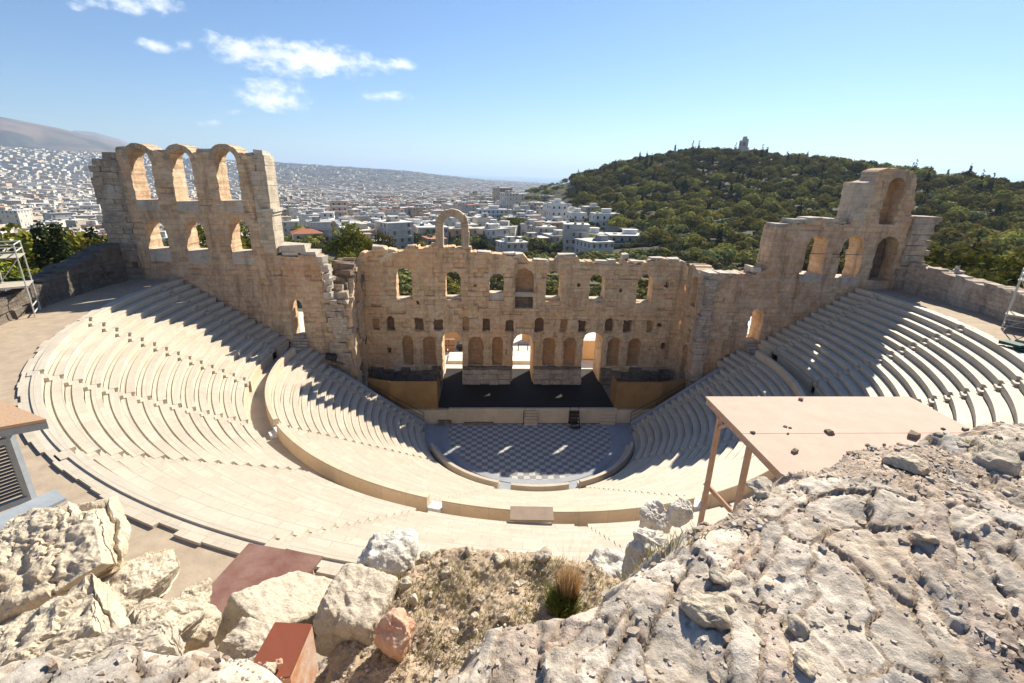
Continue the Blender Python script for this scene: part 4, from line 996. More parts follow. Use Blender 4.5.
def trunk_mb(h, r, lean=.04, limbs=5):
    mb = MB(); p = np.array([0, 0, -.06]); seg = 5
    pts = [np.array([lean*math.sin(i*1.3)*h*.3, lean*math.cos(i)*h*.3, h*i/seg-.03*(i == 0)]) for i in range(seg+1)]
    for i in range(seg):
        rr_ = r*(1-.6*i/seg); mb.tube(pts[i], pts[i+1], rr_, 7)
    for k in range(limbs):
        b = pts[2+k % 3]; a = k*2.4; mb.tube(b, b+np.array([math.cos(a)*.22, math.sin(a)*.22, .16+.05*(k % 2)]), r*.35, 5)
    return mb
PROTO = {}
def proto(kind, n, size, base, key, shell=False):
    V, F, c = crown(kind, n, size, base, shell); PROTO[key] = (V, F, c)
for i in range(5): proto('dome', 420, .052, PINE, ('hp', i), True)
for i in range(2): proto('cypress', 220, .03, CYP, ('hc', i))
for i in range(4): proto('bush', 360, .055, OLIVE, ('ho', i), True)
TRUNKS = {}
_tm = trunk_mb(.6, .022)
_trunk = _tm.build('trunk', M['bark']); TRUNK_ME = _trunk.data; bpy.data.objects.remove(_trunk)
CROWN_ME = {}
def crown_mesh(key):
    if key not in CROWN_ME:
        V, F, c = PROTO[key]; o = raw_mesh('crown', V, [F], M['leaf'], col=c); CROWN_ME[key] = o.data; bpy.data.objects.remove(o)
    return CROWN_ME[key]
def add_tree(name, key, x, y, h, lb, cat, group, zoff=0, wide=1.0):
    z = float(G(x, y))+zoff; r = empty(name, (x, y, z), rng.uniform(0, 6.28)); r.scale = (h*wide, h*wide, h)
    tag(r, lb, cat, group)
    for nm, me in (('crown', crown_mesh(key)), ('trunk', TRUNK_ME)):
        o = bpy.data.objects.new(nm, me); COL.objects.link(o); o.parent = r
    return r
def add_simple(name, key, x, y, z, h, lb, cat, group, wide=1.0):
    o = bpy.data.objects.new(name, crown_mesh(key)); COL.objects.link(o); o.location = (x, y, z); o.rotation_euler = (0, 0, rng.uniform(0, 6.28)); o.scale = (h*wide, h*wide, h); tag(o, lb, cat, group); return o

# skyline of the theatre in the picture: what lies below it cannot be seen from the photographer's place
SKY = ([-40, 0, 82, 84, 262, 285, 320, 345, 360, 432, 470, 690, 705, 755, 770, 775, 850, 856, 918, 938, 1024, 1100], [300, 290, 270, 140, 140, 250, 255, 290, 262, 245, 245, 262, 280, 280, 255, 225, 222, 175, 175, 222, 300, 320])
def visible(px, ptop, m=0): return ptop < np.interp(px, *SKY)+m

# hill wood: jittered grid over the slope facing the camera
gx, gy = np.meshgrid(np.arange(20, 560, 9.6), np.arange(0, 980, 9.6)); gx = (gx+rng.uniform(-3.4, 3.4, gx.shape)).ravel(); gy = (gy+rng.uniform(-3.4, 3.4, gy.shape)).ravel()
hd, hz = hill(gx, gy); gz = G(gx, gy); dcam = np.hypot(gx-CAM[0], gy-CAM[1])
ppx, ppy, ppz = proj(np.stack([gx, gy, gz], 1)); _, pty, _ = proj(np.stack([gx, gy, gz+7], 1))
dens = fbm(gx, gy, 9, 3, .012)
lim = 262+26*fbm(gx, gy, 4, 2, .01)
keep = (ppz > 10) & (ppx > 572+np.clip(330-dcam, 0, 90)*.8) & (ppx < 1090) & (hd < lim) & (hz > -15) & (dcam > 150) & (dens > -.8)
hx, hy, hzz, hdist, hpx, hpt = gx[keep], gy[keep], gz[keep], dcam[keep], ppx[keep], pty[keep]
kind = rng.random(len(hx)); pn = fbm(hx, hy, 21, 2, .02)
hh = np.where(kind < .90, rng.uniform(7, 12.5, len(hx)), rng.uniform(9, 13, len(hx)))*(1+.15*pn)
iscyp = kind >= .94
# individuals: those that show largest
vis = visible(hpx, hpt) & (hpx < 1024); score = np.where(vis, hh/hdist, 0); order = np.argsort(-score); indiv = set(order[:290].tolist())
def tint_for(i): return rng.uniform(.55, 1.35)*(1+.35*pn[i])
rest = []
for i in range(len(hx)):
    key = ('hc', i % 2) if iscyp[i] else (('hp', i % 5) if kind[i] < .7 else ('ho', i % 4))
    if i in indiv:
        if iscyp[i]: add_simple('cypress_tree', key, hx[i], hy[i], hzz[i]-.3, hh[i]*1.25, 'dark narrow cypress standing among the pines of the wooded hill', 'tree', 'cypresses on the wooded hill')
        elif key[0] == 'hp': add_simple('pine_tree', key, hx[i], hy[i], hzz[i]-.8, hh[i], 'round crowned olive green pine on the lower slope of the wooded hill', 'tree', 'pines on the near slope of the wooded hill', 1.15)
        else: add_simple('bushy_tree', key, hx[i], hy[i], hzz[i]-.3, hh[i]*.8, 'low bushy dull green tree on the lower slope of the wooded hill', 'tree', 'bushy trees on the near slope of the wooded hill', 1.2)
    else: rest.append((i, key))
def merge(items, name, label, cat):
    Vs, Fs, Cs = [], [], []; n = 0
    for (x, y, z, h, w, key, tn) in items:
        V, F, c = PROTO[key]
        if h/math.hypot(x-CAM[0], y-CAM[1]) < .016: s = rng.random(len(F)) < .6; F = F[s]; c = c[s]
        a = rng.uniform(0, 6.28); ca, sa = math.cos(a), math.sin(a)
        U = V[F.ravel()]
        W = np.stack([(U[:, 0]*ca-U[:, 1]*sa)*h*w+x, (U[:, 0]*sa+U[:, 1]*ca)*h*w+y, U[:, 2]*h+z], 1)
        Vs.append(W); Fs.append(np.arange(len(W)).reshape(-1, 4)+n); Cs.append(c*tn); n += len(W)
    o = raw_mesh(name, np.concatenate(Vs), [np.concatenate(Fs)], M['leaf'], col=np.concatenate(Cs)); return tag(o, label, cat, kind='stuff')
merge([(hx[i], hy[i], hzz[i]-.6, hh[i]*(1.25 if iscyp[i] else 1), 1.0 if iscyp[i] else 1.15, k, tint_for(i)) for i, k in rest], 'hill_woods', 'olive green pine wood covering the upper slopes of the hill below the monument', 'woods')

# marble monument on the hill top
mp_ = atD(743, 152, 556); mz = float(G(mp_[0], mp_[1]))
M['monument'] = plain('pale_monument_marble', (.72, .64, .56), .8, .2, .5)
mz += 5.5
mo = tag(empty('monument', (mp_[0], mp_[1], mz)), 'ruined pale marble monument with a tall broken top on the summit of the wooded hill', 'monument')
mo.rotation_euler = (0, 0, rad(-28))
S = MB(); S.bx(-4.6, 4.6, -2, 2, -6, 4.5, .1); S.bx(-4.9, 4.9, -2.3, 2.3, 4.5, 4.9); S.build('base', M['monument'], mo)
S = MB(); S.bx(-4.4, -2.3, -1.6, 1.6, 4.9, 11.2, .1); S.bx(-2.3, 2.0, -1.0, 1.6, 4.9, 13.6, .1); S.bx(2.0, 3.4, -1.6, 1.6, 4.9, 12.4, .1); S.bx(-2.0, 1.6, -1.1, 1.5, 13.6, 14.6, .3); S.build('body', M['monument'], mo)
for x0, x1 in ((-3.9, -2.8), (-1.2, 1.0)): MB().bx(x0, x1, -1.72 if x0 < -2 else -1.12, -1.3 if x0 < -2 else -.9, 6.4, 9.6).build('niche', M['niche'], mo)
for x in (-4.4, -2.0, 1.7, 3.3): MB().bx(x-.2, x+.2, -1.9, -1.0, 4.9, 11).build('pilaster', M['monument'], mo)

# shrubs and trees between the theatre and the town
shr = []
for px in np.arange(345, 800, 7.5):
    for D in (95, 115, 140, 170, 200, 232):
        q = px+rng.uniform(-4, 4); d = D+rng.uniform(-12, 12)
        p = atD(q, 250, d)
        if px > 640 or rng.random() < .95: shr.append((p[0], p[1], d, q))
for j, (x, y, d, q) in enumerate(shr):
    h = rng.uniform(3.6, 6.2) if q > 430 else rng.uniform(5, 8)
    if d > 195: h = h*1.1 if q > 640 else min(h, 3.6)
    add_simple('olive_shrub', ('ho', j % 4), x, y, float(G(x, y))-.4, h, 'dull green rounded shrub in the thicket between the scene wall and the houses', 'shrub', 'shrubs behind the scene wall', rng.uniform(1.1, 1.45)) if j % 5 else \
        add_simple('olive_shrub', ('hp', j % 5), x, y, float(G(x, y))-.9, h*1.1, 'yellowish green spreading shrub in the thicket behind the scene wall', 'shrub', 'yellowish shrubs behind the scene wall', 1.2)
# nearer, leafier trees
for i in range(3): proto('pine', 2600, .017, (.125, .125, .022), ('np', i))
for i in range(2): proto('bush', 2400, .019, (.10, .115, .03), ('no', i))
proto('cypress', 4200, .011, (.04, .052, .02), ('nc', 0)); proto('cypress', 4000, .011, (.032, .042, .018), ('nc', 1))
def tree_px(name, key, px, py_top, D, lb, grp=None, wide=1.0, cat='tree', hmin=4):
    p = atD(px, py_top, D); g = float(G(p[0], p[1])); h = max(hmin, (p[2]-g)/.95)
    return add_tree(name, key, p[0], p[1], h, lb, cat, grp, 0, wide)
near = [(('np', 0), 352, 222, 118, 'tall loose yellow green pine just left of the scene wall', .85), (('np', 1), 378, 232, 150, 'olive green pine behind the left end of the scene wall', .8), (('np', 2), 342, 252, 84, 'bright yellow green pine in the gap left of the scene wall', .8),
        (('no', 0), 296, 232, 140, 'bushy green tree right of the left tower', .8), (('no', 1), 516, 214, 262, 'round dark green tree among the white houses beyond the scene wall', .85), (('no', 0), 528, 236, 240, 'smaller yellow green tree beside the round dark tree', .8),
        (('nc', 0), 591, 243, 215, 'small dark cypress in front of the modern glass house', .9),
        (('np', 0), 8, 226, 84, 'large yellow green pine at the far left behind the shaded wall', 1.0), (('np', 1), 42, 228, 92, 'second yellow green pine from the left edge, behind the shaded wall', 1.0), (('np', 2), 72, 230, 100, 'yellow green pine left of the tower buttress, behind the shaded wall', 1.0), (('np', 0), 96, 238, 82, 'yellow green pine touching the tower buttress', .9),
        (('nc', 1), 40, 232, 80, 'tall dark cypress between the left pines', 1.0), (('nc', 0), 57, 232, 78, 'second dark cypress between the left pines', 1.0), (('np', 1), -22, 246, 70, 'pine cut by the left edge of the picture', 1.0), (('nc', 1), 92, 236, 88, 'slim dark cypress beside the tower buttress', .9),
        (('no', 1), 20, 262, 66, 'dark leafy bush behind the left scaffold', 1.1), (('no', 0), 66, 262, 68, 'dark leafy bush behind the shaded left wall', 1.1), (('no', 1), 110, 258, 74, 'leafy bush at the foot of the tower buttress', 1.0), (('no', 0), -15, 270, 60, 'leafy bush at the left edge behind the scaffold', 1.1),
        (('np', 2), 205, 226, 105, 'pine seen through the middle lower arch of the left tower', 1.0), (('np', 1), 240, 222, 112, 'pine seen through the right lower arch of the left tower', 1.0), (('no', 1), 262, 246, 100, 'bushy tree behind the foot of the left tower', 1.0),
        (('no', 0), 955, 246, 92, 'yellow green bush beyond the right retaining wall, beside the stepped blocks', 1.1), (('np', 2), 985, 248, 100, 'bright bushy pine beyond the right retaining wall', 1.1), (('no', 1), 1010, 262, 78, 'bush beyond the right retaining wall near the scaffold', 1.2), (('np', 0), 1045, 250, 88, 'pine cut by the right edge of the picture', 1.1), (('no', 1), 975, 268, 74, 'low bush close behind the right retaining wall', 1.2)]
for key, px, py, D, lb, wd in near:
    tree_px({'np': 'pine_tree', 'no': 'leafy_tree', 'nc': 'cypress_tree'}[key[0]], key, px, py, D, lb, None, wd)
for j in range(46):      # bushes on the slope right of the theatre
    D = rng.uniform(70, 170); px = rng.uniform(925, 1060); p = atD(px, 260, D)
    add_simple('olive_shrub', ('ho', j % 4), p[0], p[1], float(G(p[0], p[1]))-.4, rng.uniform(3, 5.5), 'yellow green shrub on the slope beyond the right retaining wall', 'shrub', 'shrubs beyond the right retaining wall', 1.3)

# ------------------------------------------------------------------ the town
def town_mat():
    m = NT('town_walls'); tint = m.attr('tint'); uv = m.coord('UV'); g = m.new('ShaderNodeNewGeometry')
    sx = m.new('ShaderNodeSeparateXYZ'); m.link(uv, sx.inputs[0]); sn = m.new('ShaderNodeSeparateXYZ'); m.link(g.outputs['Normal'], sn.inputs[0])
    fu = m.math('FRACT', m.math('DIVIDE', sx.outputs[0], 2.7)); fv = m.math('FRACT', m.math('DIVIDE', sx.outputs[1], 3.1))
    wu = m.math('MULTIPLY', m.math('GREATER_THAN', fu, .30), m.math('LESS_THAN', fu, .68)); wv = m.math('MULTIPLY', m.math('GREATER_THAN', fv, .30), m.math('LESS_THAN', fv, .80))
    side = m.math('LESS_THAN', m.math('ABSOLUTE', sn.outputs[2]), .5)
    wn = m.new('ShaderNodeTexWhiteNoise'); fl = m.new('ShaderNodeVectorMath', operation='FLOOR'); dv = m.new('ShaderNodeVectorMath', operation='DIVIDE'); m.link(uv, dv.inputs[0]); dv.inputs[1].default_value = (2.7, 3.1, 1); m.link(dv.outputs[0], fl.inputs[0]); m.link(fl.outputs[0], wn.inputs['Vector'])
    w = m.math('MULTIPLY', m.math('MULTIPLY', wu, wv), m.math('MULTIPLY', side, m.mapr(wn.outputs['Value'], .2, .4)))
    col = m.mix(m.math('MULTIPLY', w, .85), tint, (.07, .075, .085))
    bal = m.math('MULTIPLY', m.math('LESS_THAN', fv, .09), side); col = m.mix(m.math('MULTIPLY', bal, .5), col, (.2, .19, .18))
    col = m.mix(m.mapr(m.noise(m.coord('Object'), .25, 4, .6), .45, .7, 0, .3), col, (.3, .28, .25))
    return m.out(col, .8)
M['town'] = town_mat()
def bcolor():
    r = rng.random(); v = rng.uniform(.8, 1.08)
    c = (.60, .585, .555) if r < .50 else (.58, .52, .43) if r < .70 else (.42, .42, .43) if r < .83 else (.50, .38, .28) if r < .92 else (.66, .66, .66)
    return tuple(min(.74, x*v*k) for x, k in zip(c, (1.04, 1, .93)))
def rcolor():
    r = rng.random(); return (.50, .48, .45) if r < .4 else (.36, .35, .34) if r < .58 else (.62, .60, .57) if r < .84 else (.36, .16, .09)
blds = []
def fill(d0, d1, step, a0, a1, prob):
    n = int(d1*1.2/step); A = rad(rng.uniform(12, 32)); g = np.arange(-n, n+1)*step
    xx, yy = np.meshgrid(g, g); xx = xx.ravel(); yy = yy.ravel()
    kx = np.round(xx/step).astype(int); ky = np.round(yy/step).astype(int)
    ok = ((kx % 5) != 0) | (rng.random(len(xx)) < .12)
    jt = .12 if d1 < 500 else .2 if d1 < 1000 else .42
    if d1 > 1000: ok = rng.random(len(xx)) < .93
    xx = xx+rng.uniform(-jt, jt, len(xx))*step; yy = yy+rng.uniform(-jt, jt, len(xx))*step
    x = CAM[0]+xx*math.cos(A)-yy*math.sin(A); y = CAM[1]+xx*math.sin(A)+yy*math.cos(A)
    d = np.hypot(x-CAM[0], y-CAM[1]); az = np.degrees(np.arctan2(x-CAM[0], y-CAM[1])); hd, hz = hill(x, y)
    ok &= (d > d0) & (d <= d1) & (az > a0) & (az < a1) & (rng.random(len(x)) < prob) & ((hd > 215+60*(d < 330)) | (hz < -15))
    park = fbm(x, y, 33, 2, .0035); ok &= park < .62
    x, y, d = x[ok], y[ok], d[ok]; z = G(x, y); ok2 = z > -93
    for i in np.nonzero(ok2)[0]:
        fw, fd = step*rng.uniform(.55, .95), step*rng.uniform(.55, .95)
        h = rng.choice([6.5, 9.5, 12.5, 15.5, 18.5], p=[.15, .28, .3, .2, .07])+rng.uniform(-.5, .8)
        if d[i] < 420: h = rng.choice([6.2, 9.3, 12.0], p=[.4, .45, .15])
        blds.append((x[i], y[i], z[i], fw, fd, h, A+rng.choice([0, 0, rng.uniform(-.3, .3), rng.uniform(-.8, .8)]), d[i]))
fill(205, 420, 14.5, -46, 13, .66)
fill(420, 900, 17, -47, 14, .88)
fill(900, 1800, 22, -47, 14, .9)
fill(1800, 3400, 31, -47, 13, .9)
fill(3400, 7300, 46, -47, 12, .9)
B = np.array([b[:8] for b in blds])
bpx, bpy_, bpz = proj(np.stack([B[:, 0], B[:, 1], B[:, 2]+B[:, 5]], 1))
bvis = visible(bpx, bpy_, -1) & (bpx > 0) & (bpx < 1000)
def emit(mb, b, detail):
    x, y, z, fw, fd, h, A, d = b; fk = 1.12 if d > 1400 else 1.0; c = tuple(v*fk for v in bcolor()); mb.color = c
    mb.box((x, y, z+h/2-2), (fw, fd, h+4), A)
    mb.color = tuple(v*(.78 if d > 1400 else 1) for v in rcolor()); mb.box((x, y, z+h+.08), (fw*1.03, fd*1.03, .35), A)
    ca, sa = math.cos(A), math.sin(A)
    if detail and rng.random() < .8:
        mb.color = bcolor(); ox, oy = rng.uniform(-.25, .25)*fw, rng.uniform(-.25, .25)*fd; mb.box((x+ox*ca-oy*sa, y+ox*sa+oy*ca, z+h+1.2), (fw*.35, fd*.35, 2.4), A)
    if detail and d < 900:
        for k in range(3):
            mb.color = (.5, .5, .5) if rng.random() < .6 else (.12, .13, .15); ox, oy = rng.uniform(-.4, .4)*fw, rng.uniform(-.4, .4)*fd; mb.box((x+ox*ca-oy*sa, y+ox*sa+oy*ca, z+h+.7), (1.1, .9, 1.0), A)
        for k in range(int(h/3.1)):
            if rng.random() < .7:
                mb.color = tuple(min(.7, v*1.1) for v in c); oy = -fd/2-.5; mb.box((x-oy*sa, y+oy*ca, z+3.1*(k+.98)), (fw*.8, 1.1, .8), A)
score = np.where(bvis, B[:, 5]/B[:, 7], 0); order = np.argsort(-score)[:280]; osel = set(int(i) for i in order if score[i] > 0)
mbr = MB()
for i, b in enumerate(blds):
    if i in osel:
        mb = MB(); emit(mb, b, True); mb.v = [v-np.array([b[0], b[1], b[2]]) for v in mb.v]
        o = mb.build('town_house', M['town']); o.location = (b[0], b[1], b[2]); tag(o, 'flat roofed pale town block in the built up plain beyond the theatre', 'building', 'town blocks in the nearer part of the plain')
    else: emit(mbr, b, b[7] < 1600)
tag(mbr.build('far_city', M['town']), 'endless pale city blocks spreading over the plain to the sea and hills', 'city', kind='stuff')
# street trees among the houses
its = []
for k in range(1500):
    d = 220+1600*rng.random()**1.6; az = rad(rng.uniform(-47, 13)); x, y = CAM[0]+d*math.sin(az), CAM[1]+d*math.cos(az)
    its.append((x, y, float(G(x, y))-.5, rng.uniform(5, 10), 1.1, ('ho', k % 4) if k % 3 else ('hp', k % 5), rng.uniform(.6, 1.1)))
merge(its, 'street_trees', 'dark green street trees scattered between the city blocks', 'street trees')

# houses nearest to the theatre, with windows and roofs of their own
def plain_c(name, c): return plain(name, c, .8, .1, .6)
HC = {'white': plain_c('white_render', (.70, .69, .66)), 'cream': plain_c('cream_render', (.62, .54, .43)), 'pink': plain_c('pink_render', (.55, .40, .30)), 'grey': plain_c('grey_render', (.36, .36, .36)), 'blue': plain_c('pale_blue_render', (.50, .56, .62))}
M['glass'] = plain('dark_window_glass', (.035, .045, .055), .15, .2, .5); M['tealglass'] = plain('teal_balcony_glass', (.05, .15, .15), .15, .2, .4)
M['terracotta'] = plain('terracotta_tiles', (.42, .17, .09), .85, .25, 3); M['roofgrey'] = plain('flat_roof_screed', (.46, .44, .41), .9, .2, .6)
def house(px, py_base, D, w, d, h, floors, rz, colr, roof, lb, cols=4, shutters='glass', balcony=True):
    p = atD(px, py_base, D); z = p[2]
    r = tag(empty('town_house', (p[0], p[1], z), rz), lb, 'house')
    gz_ = float(G(p[0], p[1])); dz = min(0, gz_-z)-2
    MB().bx(-w/2, w/2, -d/2, d/2, dz, h).build('wall', HC[colr], r)
    if roof == 'flat':
        mb = MB(); mb.bx(-w/2-.15, w/2+.15, -d/2-.15, d/2+.15, h+.003, h+.25); mb.build('roof', M['roofgrey'], r)
        mb = MB(); mb.bx(-w*.1, w*.22, -d*.1, d*.25, h+.25, h+2.5); mb.bx(-w*.13, w*.25, -d*.13, d*.28, h+2.5, h+2.65); mb.build('roof_hut', HC['white'], r)
        MB().bx(-w*.4, -w*.3, -d*.3, -d*.2, h+.25, h+1.2).build('water_tank', M['tube'], r)
    else:
        o_ = .5; P = [(-w/2-o_, -d/2-o_, h), (w/2+o_, -d/2-o_, h), (w/2+o_, d/2+o_, h), (-w/2-o_, d/2+o_, h)]
        mb = MB(); k = min(w, d)*.5; a_, b_ = (-w/2+k*.9, 0, h+2.2), (w/2-k*.9, 0, h+2.2); mb.add(P+[a_, b_], [(0, 1, 5, 4), (1, 2, 5), (2, 3, 4, 5), (3, 0, 4), (3, 2, 1, 0)]); mb.build('roof', M['terracotta'], r)
    fh = h/floors
    for f in range(floors):
        for c in range(cols):
            x = -w/2+w*(c+.5)/cols
            mb = MB(); mb.bx(x-.55, x+.55, -d/2-.03, -d/2+.06, f*fh+.8, f*fh+2.3); mb.build('window', M[shutters], r)
        for c in range(max(2, cols-2)):
            y = -d/2+d*(c+.5)/max(2, cols-2)
            s = 1 if px < 540 else -1
            mb = MB(); mb.bx(*sorted((s*w/2-.06, s*w/2+.03)), y-.5, y+.5, f*fh+.8, f*fh+2.3); mb.build('window', M[shutters], r)
        if balcony and f:
            mb = MB(); mb.bx(-w*.42, w*.42, -d/2-1.3, -d/2-.02, f*fh-.15, f*fh); mb.bx(-w*.42, w*.42, -d/2-1.3, -d/2-1.22, f*fh+.003, f*fh+.9); mb.build('balcony', HC['white'], r)
    return r
house(376, 231, 330, 10, 9, 11, 3, rad(20), 'white', 'flat', 'narrow white block with a bright sunlit side wall, left of the free standing arch', 3)
house(318, 226, 360, 22, 12, 9, 3, rad(14), 'white', 'flat', 'long white block with blue shaded windows, right of the left tower', 6)
house(340, 221, 400, 12, 12, 15, 4, rad(20), 'pink', 'flat', 'taller pinkish brown block behind the long white block', 3)
house(308, 247, 240, 12, 10, 6.5, 2, rad(25), 'cream', 'hip', 'cream house with an orange tiled roof beside the left tower', 3)
house(410, 236, 330, 18, 11, 7, 2, rad(15), 'cream', 'flat', 'low cream block with a roof terrace, left of the free standing arch', 5)
house(492, 222, 400, 24, 12, 10, 3, rad(8), 'blue', 'flat', 'long pale blue block right of the free standing arch', 7)
house(520, 241, 300, 24, 12, 4.5, 1, rad(4), 'cream', 'flat', 'long low cream building behind the middle of the scene wall', 6, balcony=False)
house(504, 212, 470, 14, 11, 9, 3, rad(10), 'pink', 'hip', 'house with a red tiled roof behind the pale blue block', 4)
house(556, 222, 330, 11, 11, 12, 3, rad(10), 'white', 'flat', 'tall white house with dark windows at the foot of the wooded hill', 3)
house(576, 226, 310, 10, 10, 8, 2, rad(10), 'white', 'flat', 'blank white gabled house right of the tall white house', 2)
house(562, 238, 270, 14, 9, 5, 2, rad(6), 'white', 'flat', 'low white house in front of the tall white house', 4)
house(604, 226, 290, 15, 10, 7, 2, rad(5), 'white', 'flat', 'white house with a pale roof terrace above the modern glass house', 4)
house(592, 246, 240, 12, 9, 6, 2, rad(4), 'cream', 'flat', 'cream house with a dark veranda, left of the modern glass house', 4)
house(545, 208, 480, 16, 12, 11, 3, rad(12), 'grey', 'flat', 'grey block at the left edge of the wooded hill', 5)
hs_ = house(626, 249, 235, 19, 9, 6.4, 2, rad(2), 'grey', 'flat', 'modern grey house with teal glass balconies and overhanging flat roof', 5, 'glass', False)
for f in (0, 1):
    MB().bx(-9.3, 9.3, -5.9, -4.52, 3.15*f+.02, 3.15*f+.25).build('balcony', HC['white'], hs_); MB().bx(-9.2, 9.2, -5.88, -5.8, 3.15*f+.26, 3.15*f+1.2).build('balcony_glass', M['tealglass'], hs_)
MB().bx(-10, 10.2, -6.1, 5, 6.66, 6.95).build('roof_slab', HC['white'], hs_)

# ================================================================== THE ROCK THE PHOTOGRAPHER STANDS ON
def poly_sd(x, y, P):
    """signed distance to a polygon, negative inside"""
    P = np.array(P, float); d = np.full(x.shape, 1e9); ins = np.zeros(x.shape, bool)
    for a, b in zip(P, np.roll(P, -1, 0)):
        e = b-a; wx, wy = x-a[0], y-a[1]; t = np.clip((wx*e[0]+wy*e[1])/(e@e), 0, 1)
        d = np.minimum(d, np.hypot(wx-t*e[0], wy-t*e[1]))
        c = ((a[1] <= y) & (b[1] > y)) | ((a[1] > y) & (b[1] <= y))
        with np.errstate(divide='ignore', invalid='ignore'): xi = a[0]+(y-a[1])/(b[1]-a[1] if b[1] != a[1] else 1e-9)*(b[0]-a[0])
        ins ^= c & (x < xi)
    return np.where(ins, -d, d)
def spaced(lo, hi, f0, f1, fine, coarse):
    a = [f0]
    while a[-1] < f1: a.append(a[-1]+fine)
    s = fine; r = [a[-1]]
    while r[-1] < hi: s = min(s*1.12, coarse); r.append(r[-1]+s)
    s = fine; l = [a[0]]
    while l[-1] > lo: s = min(s*1.12, coarse); l.append(l[-1]-s)
    return np.array(l[::-1][:-1]+a+r[1:])
gxs = spaced(-20, 12, -8.3, -.55, .0145, .5); gys = spaced(-60, -36.4, -45.72, -42.6, .0125, .5)
Xf, Yf = np.meshgrid(gxs, gys, indexing='ij')
wx_, wy_ = .16*fbm(Xf, Yf, 1, 3, 1.6), .16*fbm(Xf, Yf, 5, 3, 1.6)
Xw, Yw = Xf+wx_, Yf+wy_
SLAB = [(-6.25, -45.05), (-5.6, -45.2), (-5.02, -45.12), (-4.5, -44.98), (-4.2, -44.86), (-3.95, -44.6), (-3.72, -44.36), (-3.2, -44.1), (-2.5, -43.86), (-1.8, -43.62), (-.8, -43.5), (1.5, -43.4), (5, -44), (9, -48), (9, -60), (-20, -60), (-20, -48.5), (-9, -46), (-7.2, -45.3)]
LEDGE = [(-6.0, -45.4), (-3.4, -45.4), (-3.1, -43.9), (-3.45, -43.0), (-3.75, -42.7), (-5.0, -42.62), (-5.75, -42.6), (-6.0, -43.2)]
LEFT = [(-14, -50), (-6.3, -46), (-6.4, -45.0), (-6.75, -44.75), (-7.2, -44.6), (-7.9, -44.3), (-8.5, -44.2), (-9.2, -44.3), (-14, -44.9)]
GAP = [(-7.6, -45.2), (-5.2, -45.2), (-5.2, -42.7), (-6.0, -42.5), (-7.0, -43.4)]
SHEL = [(-.3, -41.5), (6, -41.5), (6, -37.6), (-.35, -37.45)]
def plateau(P, h, slope, soft=.12):
    s = poly_sd(Xw, Yw, P); return h-slope*np.maximum(s, 0)-soft*np.exp(-np.maximum(-s, 0)/.12)
base = 15.2+0*Xf+np.clip((np.hypot(Xf, Yf)-43.2)*2.2, 0, 5.5)+np.clip(-(Yf+47), 0, 20)*.5
slab = plateau(SLAB, 24.86, 2.2)+.10*fbm(Xf, Yf, 2, 3, .8)+.05*np.clip(Xf+2.5, -2, 4)*(Yf > -46)
ledge = plateau(LEDGE, 22.98, 3.0)+.07*fbm(Xf, Yf, 12, 3, 1.5)+.12*np.clip(Yf+43.2, -.4, .6)
left = plateau(LEFT, 23.66, 2.6, .2)+.2*fbm(Xf, Yf, 6, 3, .9)-.10*np.clip(-Xf-7.2, -1, 2)
gap = plateau(GAP, 22.0, 2.6)+.12*fbm(Xf, Yf, 16, 3, 1.5)
shel = plateau(SHEL, 18.4, 3.0)+.08*fbm(Xf, Yf, 19, 3, 1)
LAY = np.stack([base, slab, ledge, left, gap, shel]); which = LAY.argmax(0); Hf = LAY.max(0)
# bedding: long plates split by cracks, running away from the camera; earth and grit fill the hollows
ca, sa = math.cos(rad(64)), math.sin(rad(64))
bu, bv = Xw*ca+Yw*sa, -Xw*sa+Yw*ca
f1, f2, ci, ccx, ccy = voronoi2(bu/.36+.28*fbm(Xf, Yf, 30, 3, 2.2), bv/.165+.28*fbm(Xf, Yf, 31, 3, 2.2), 3)
crack = f2-f1
k1, k2, ci3, _, _ = voronoi2(bu/.10+.3*fbm(Xf, Yf, 34, 2, 7), bv/.055+.3*fbm(Xf, Yf, 35, 2, 7), 17)
g1, g2, ci2, _, _ = voronoi2(bu/.21+.2*fbm(Xf, Yf, 32, 2, 5), bv/.11, 9)
stone_m = sstep(-.22, .12, fbm(Xf, Yf, 40, 3, .9)+.10+.25*((Xf < -3.7) & (Xf > -4.75))-.25*(Xf < -4.85)+.16*sstep(-44.4, -45.2, Yf))   # where plates are bare
is_slab = (which == 1); is_left = which == 3
t1 = np.modf(ci*17.3)[0]-.5; t2 = np.modf(ci*31.7)[0]-.5
plate = .028*ci+.04*t1*(bv/.165-ccy)+.035*t2*(bu/.36-ccx)-.030*(1-sstep(.0, .075, crack))
sw = (bv*.8+bu*.45)/.085+.9*fbm(Xf, Yf, 45, 3, 2.6); sf_ = sw-np.floor(sw); sl_ = hash2(np.floor(sw), np.floor(bu/.3+.5*np.floor(sw)), 4)
small = .019*ci2-.014*(1-sstep(.0, .12, g2-g1))+.011*ci3-.006*(1-sstep(0, .16, k2-k1))+sstep(-.1, .25, fbm(Xf, Yf, 46, 2, 1.8))*(.016*sf_*(1-sstep(.88, 1, sf_))+.02*(sl_-.5))
grit = .012*np.abs(fbm(Xf, Yf, 44, 3, 14))+.010*perlin(Xf*38, Yf*38, 1)
rough = .013*fbm(Xf, Yf, 41, 5, 5.5)+.035*fbm(Xf, Yf, 42, 2, 1.2)+.008*perlin(Xf*22, Yf*22, 2)
edge = sstep(.0, .35, -poly_sd(Xw, Yw, SLAB))
Hf = Hf+is_slab*(stone_m*plate+(1.0-.35*stone_m)*small+(1-stone_m)*grit+rough)
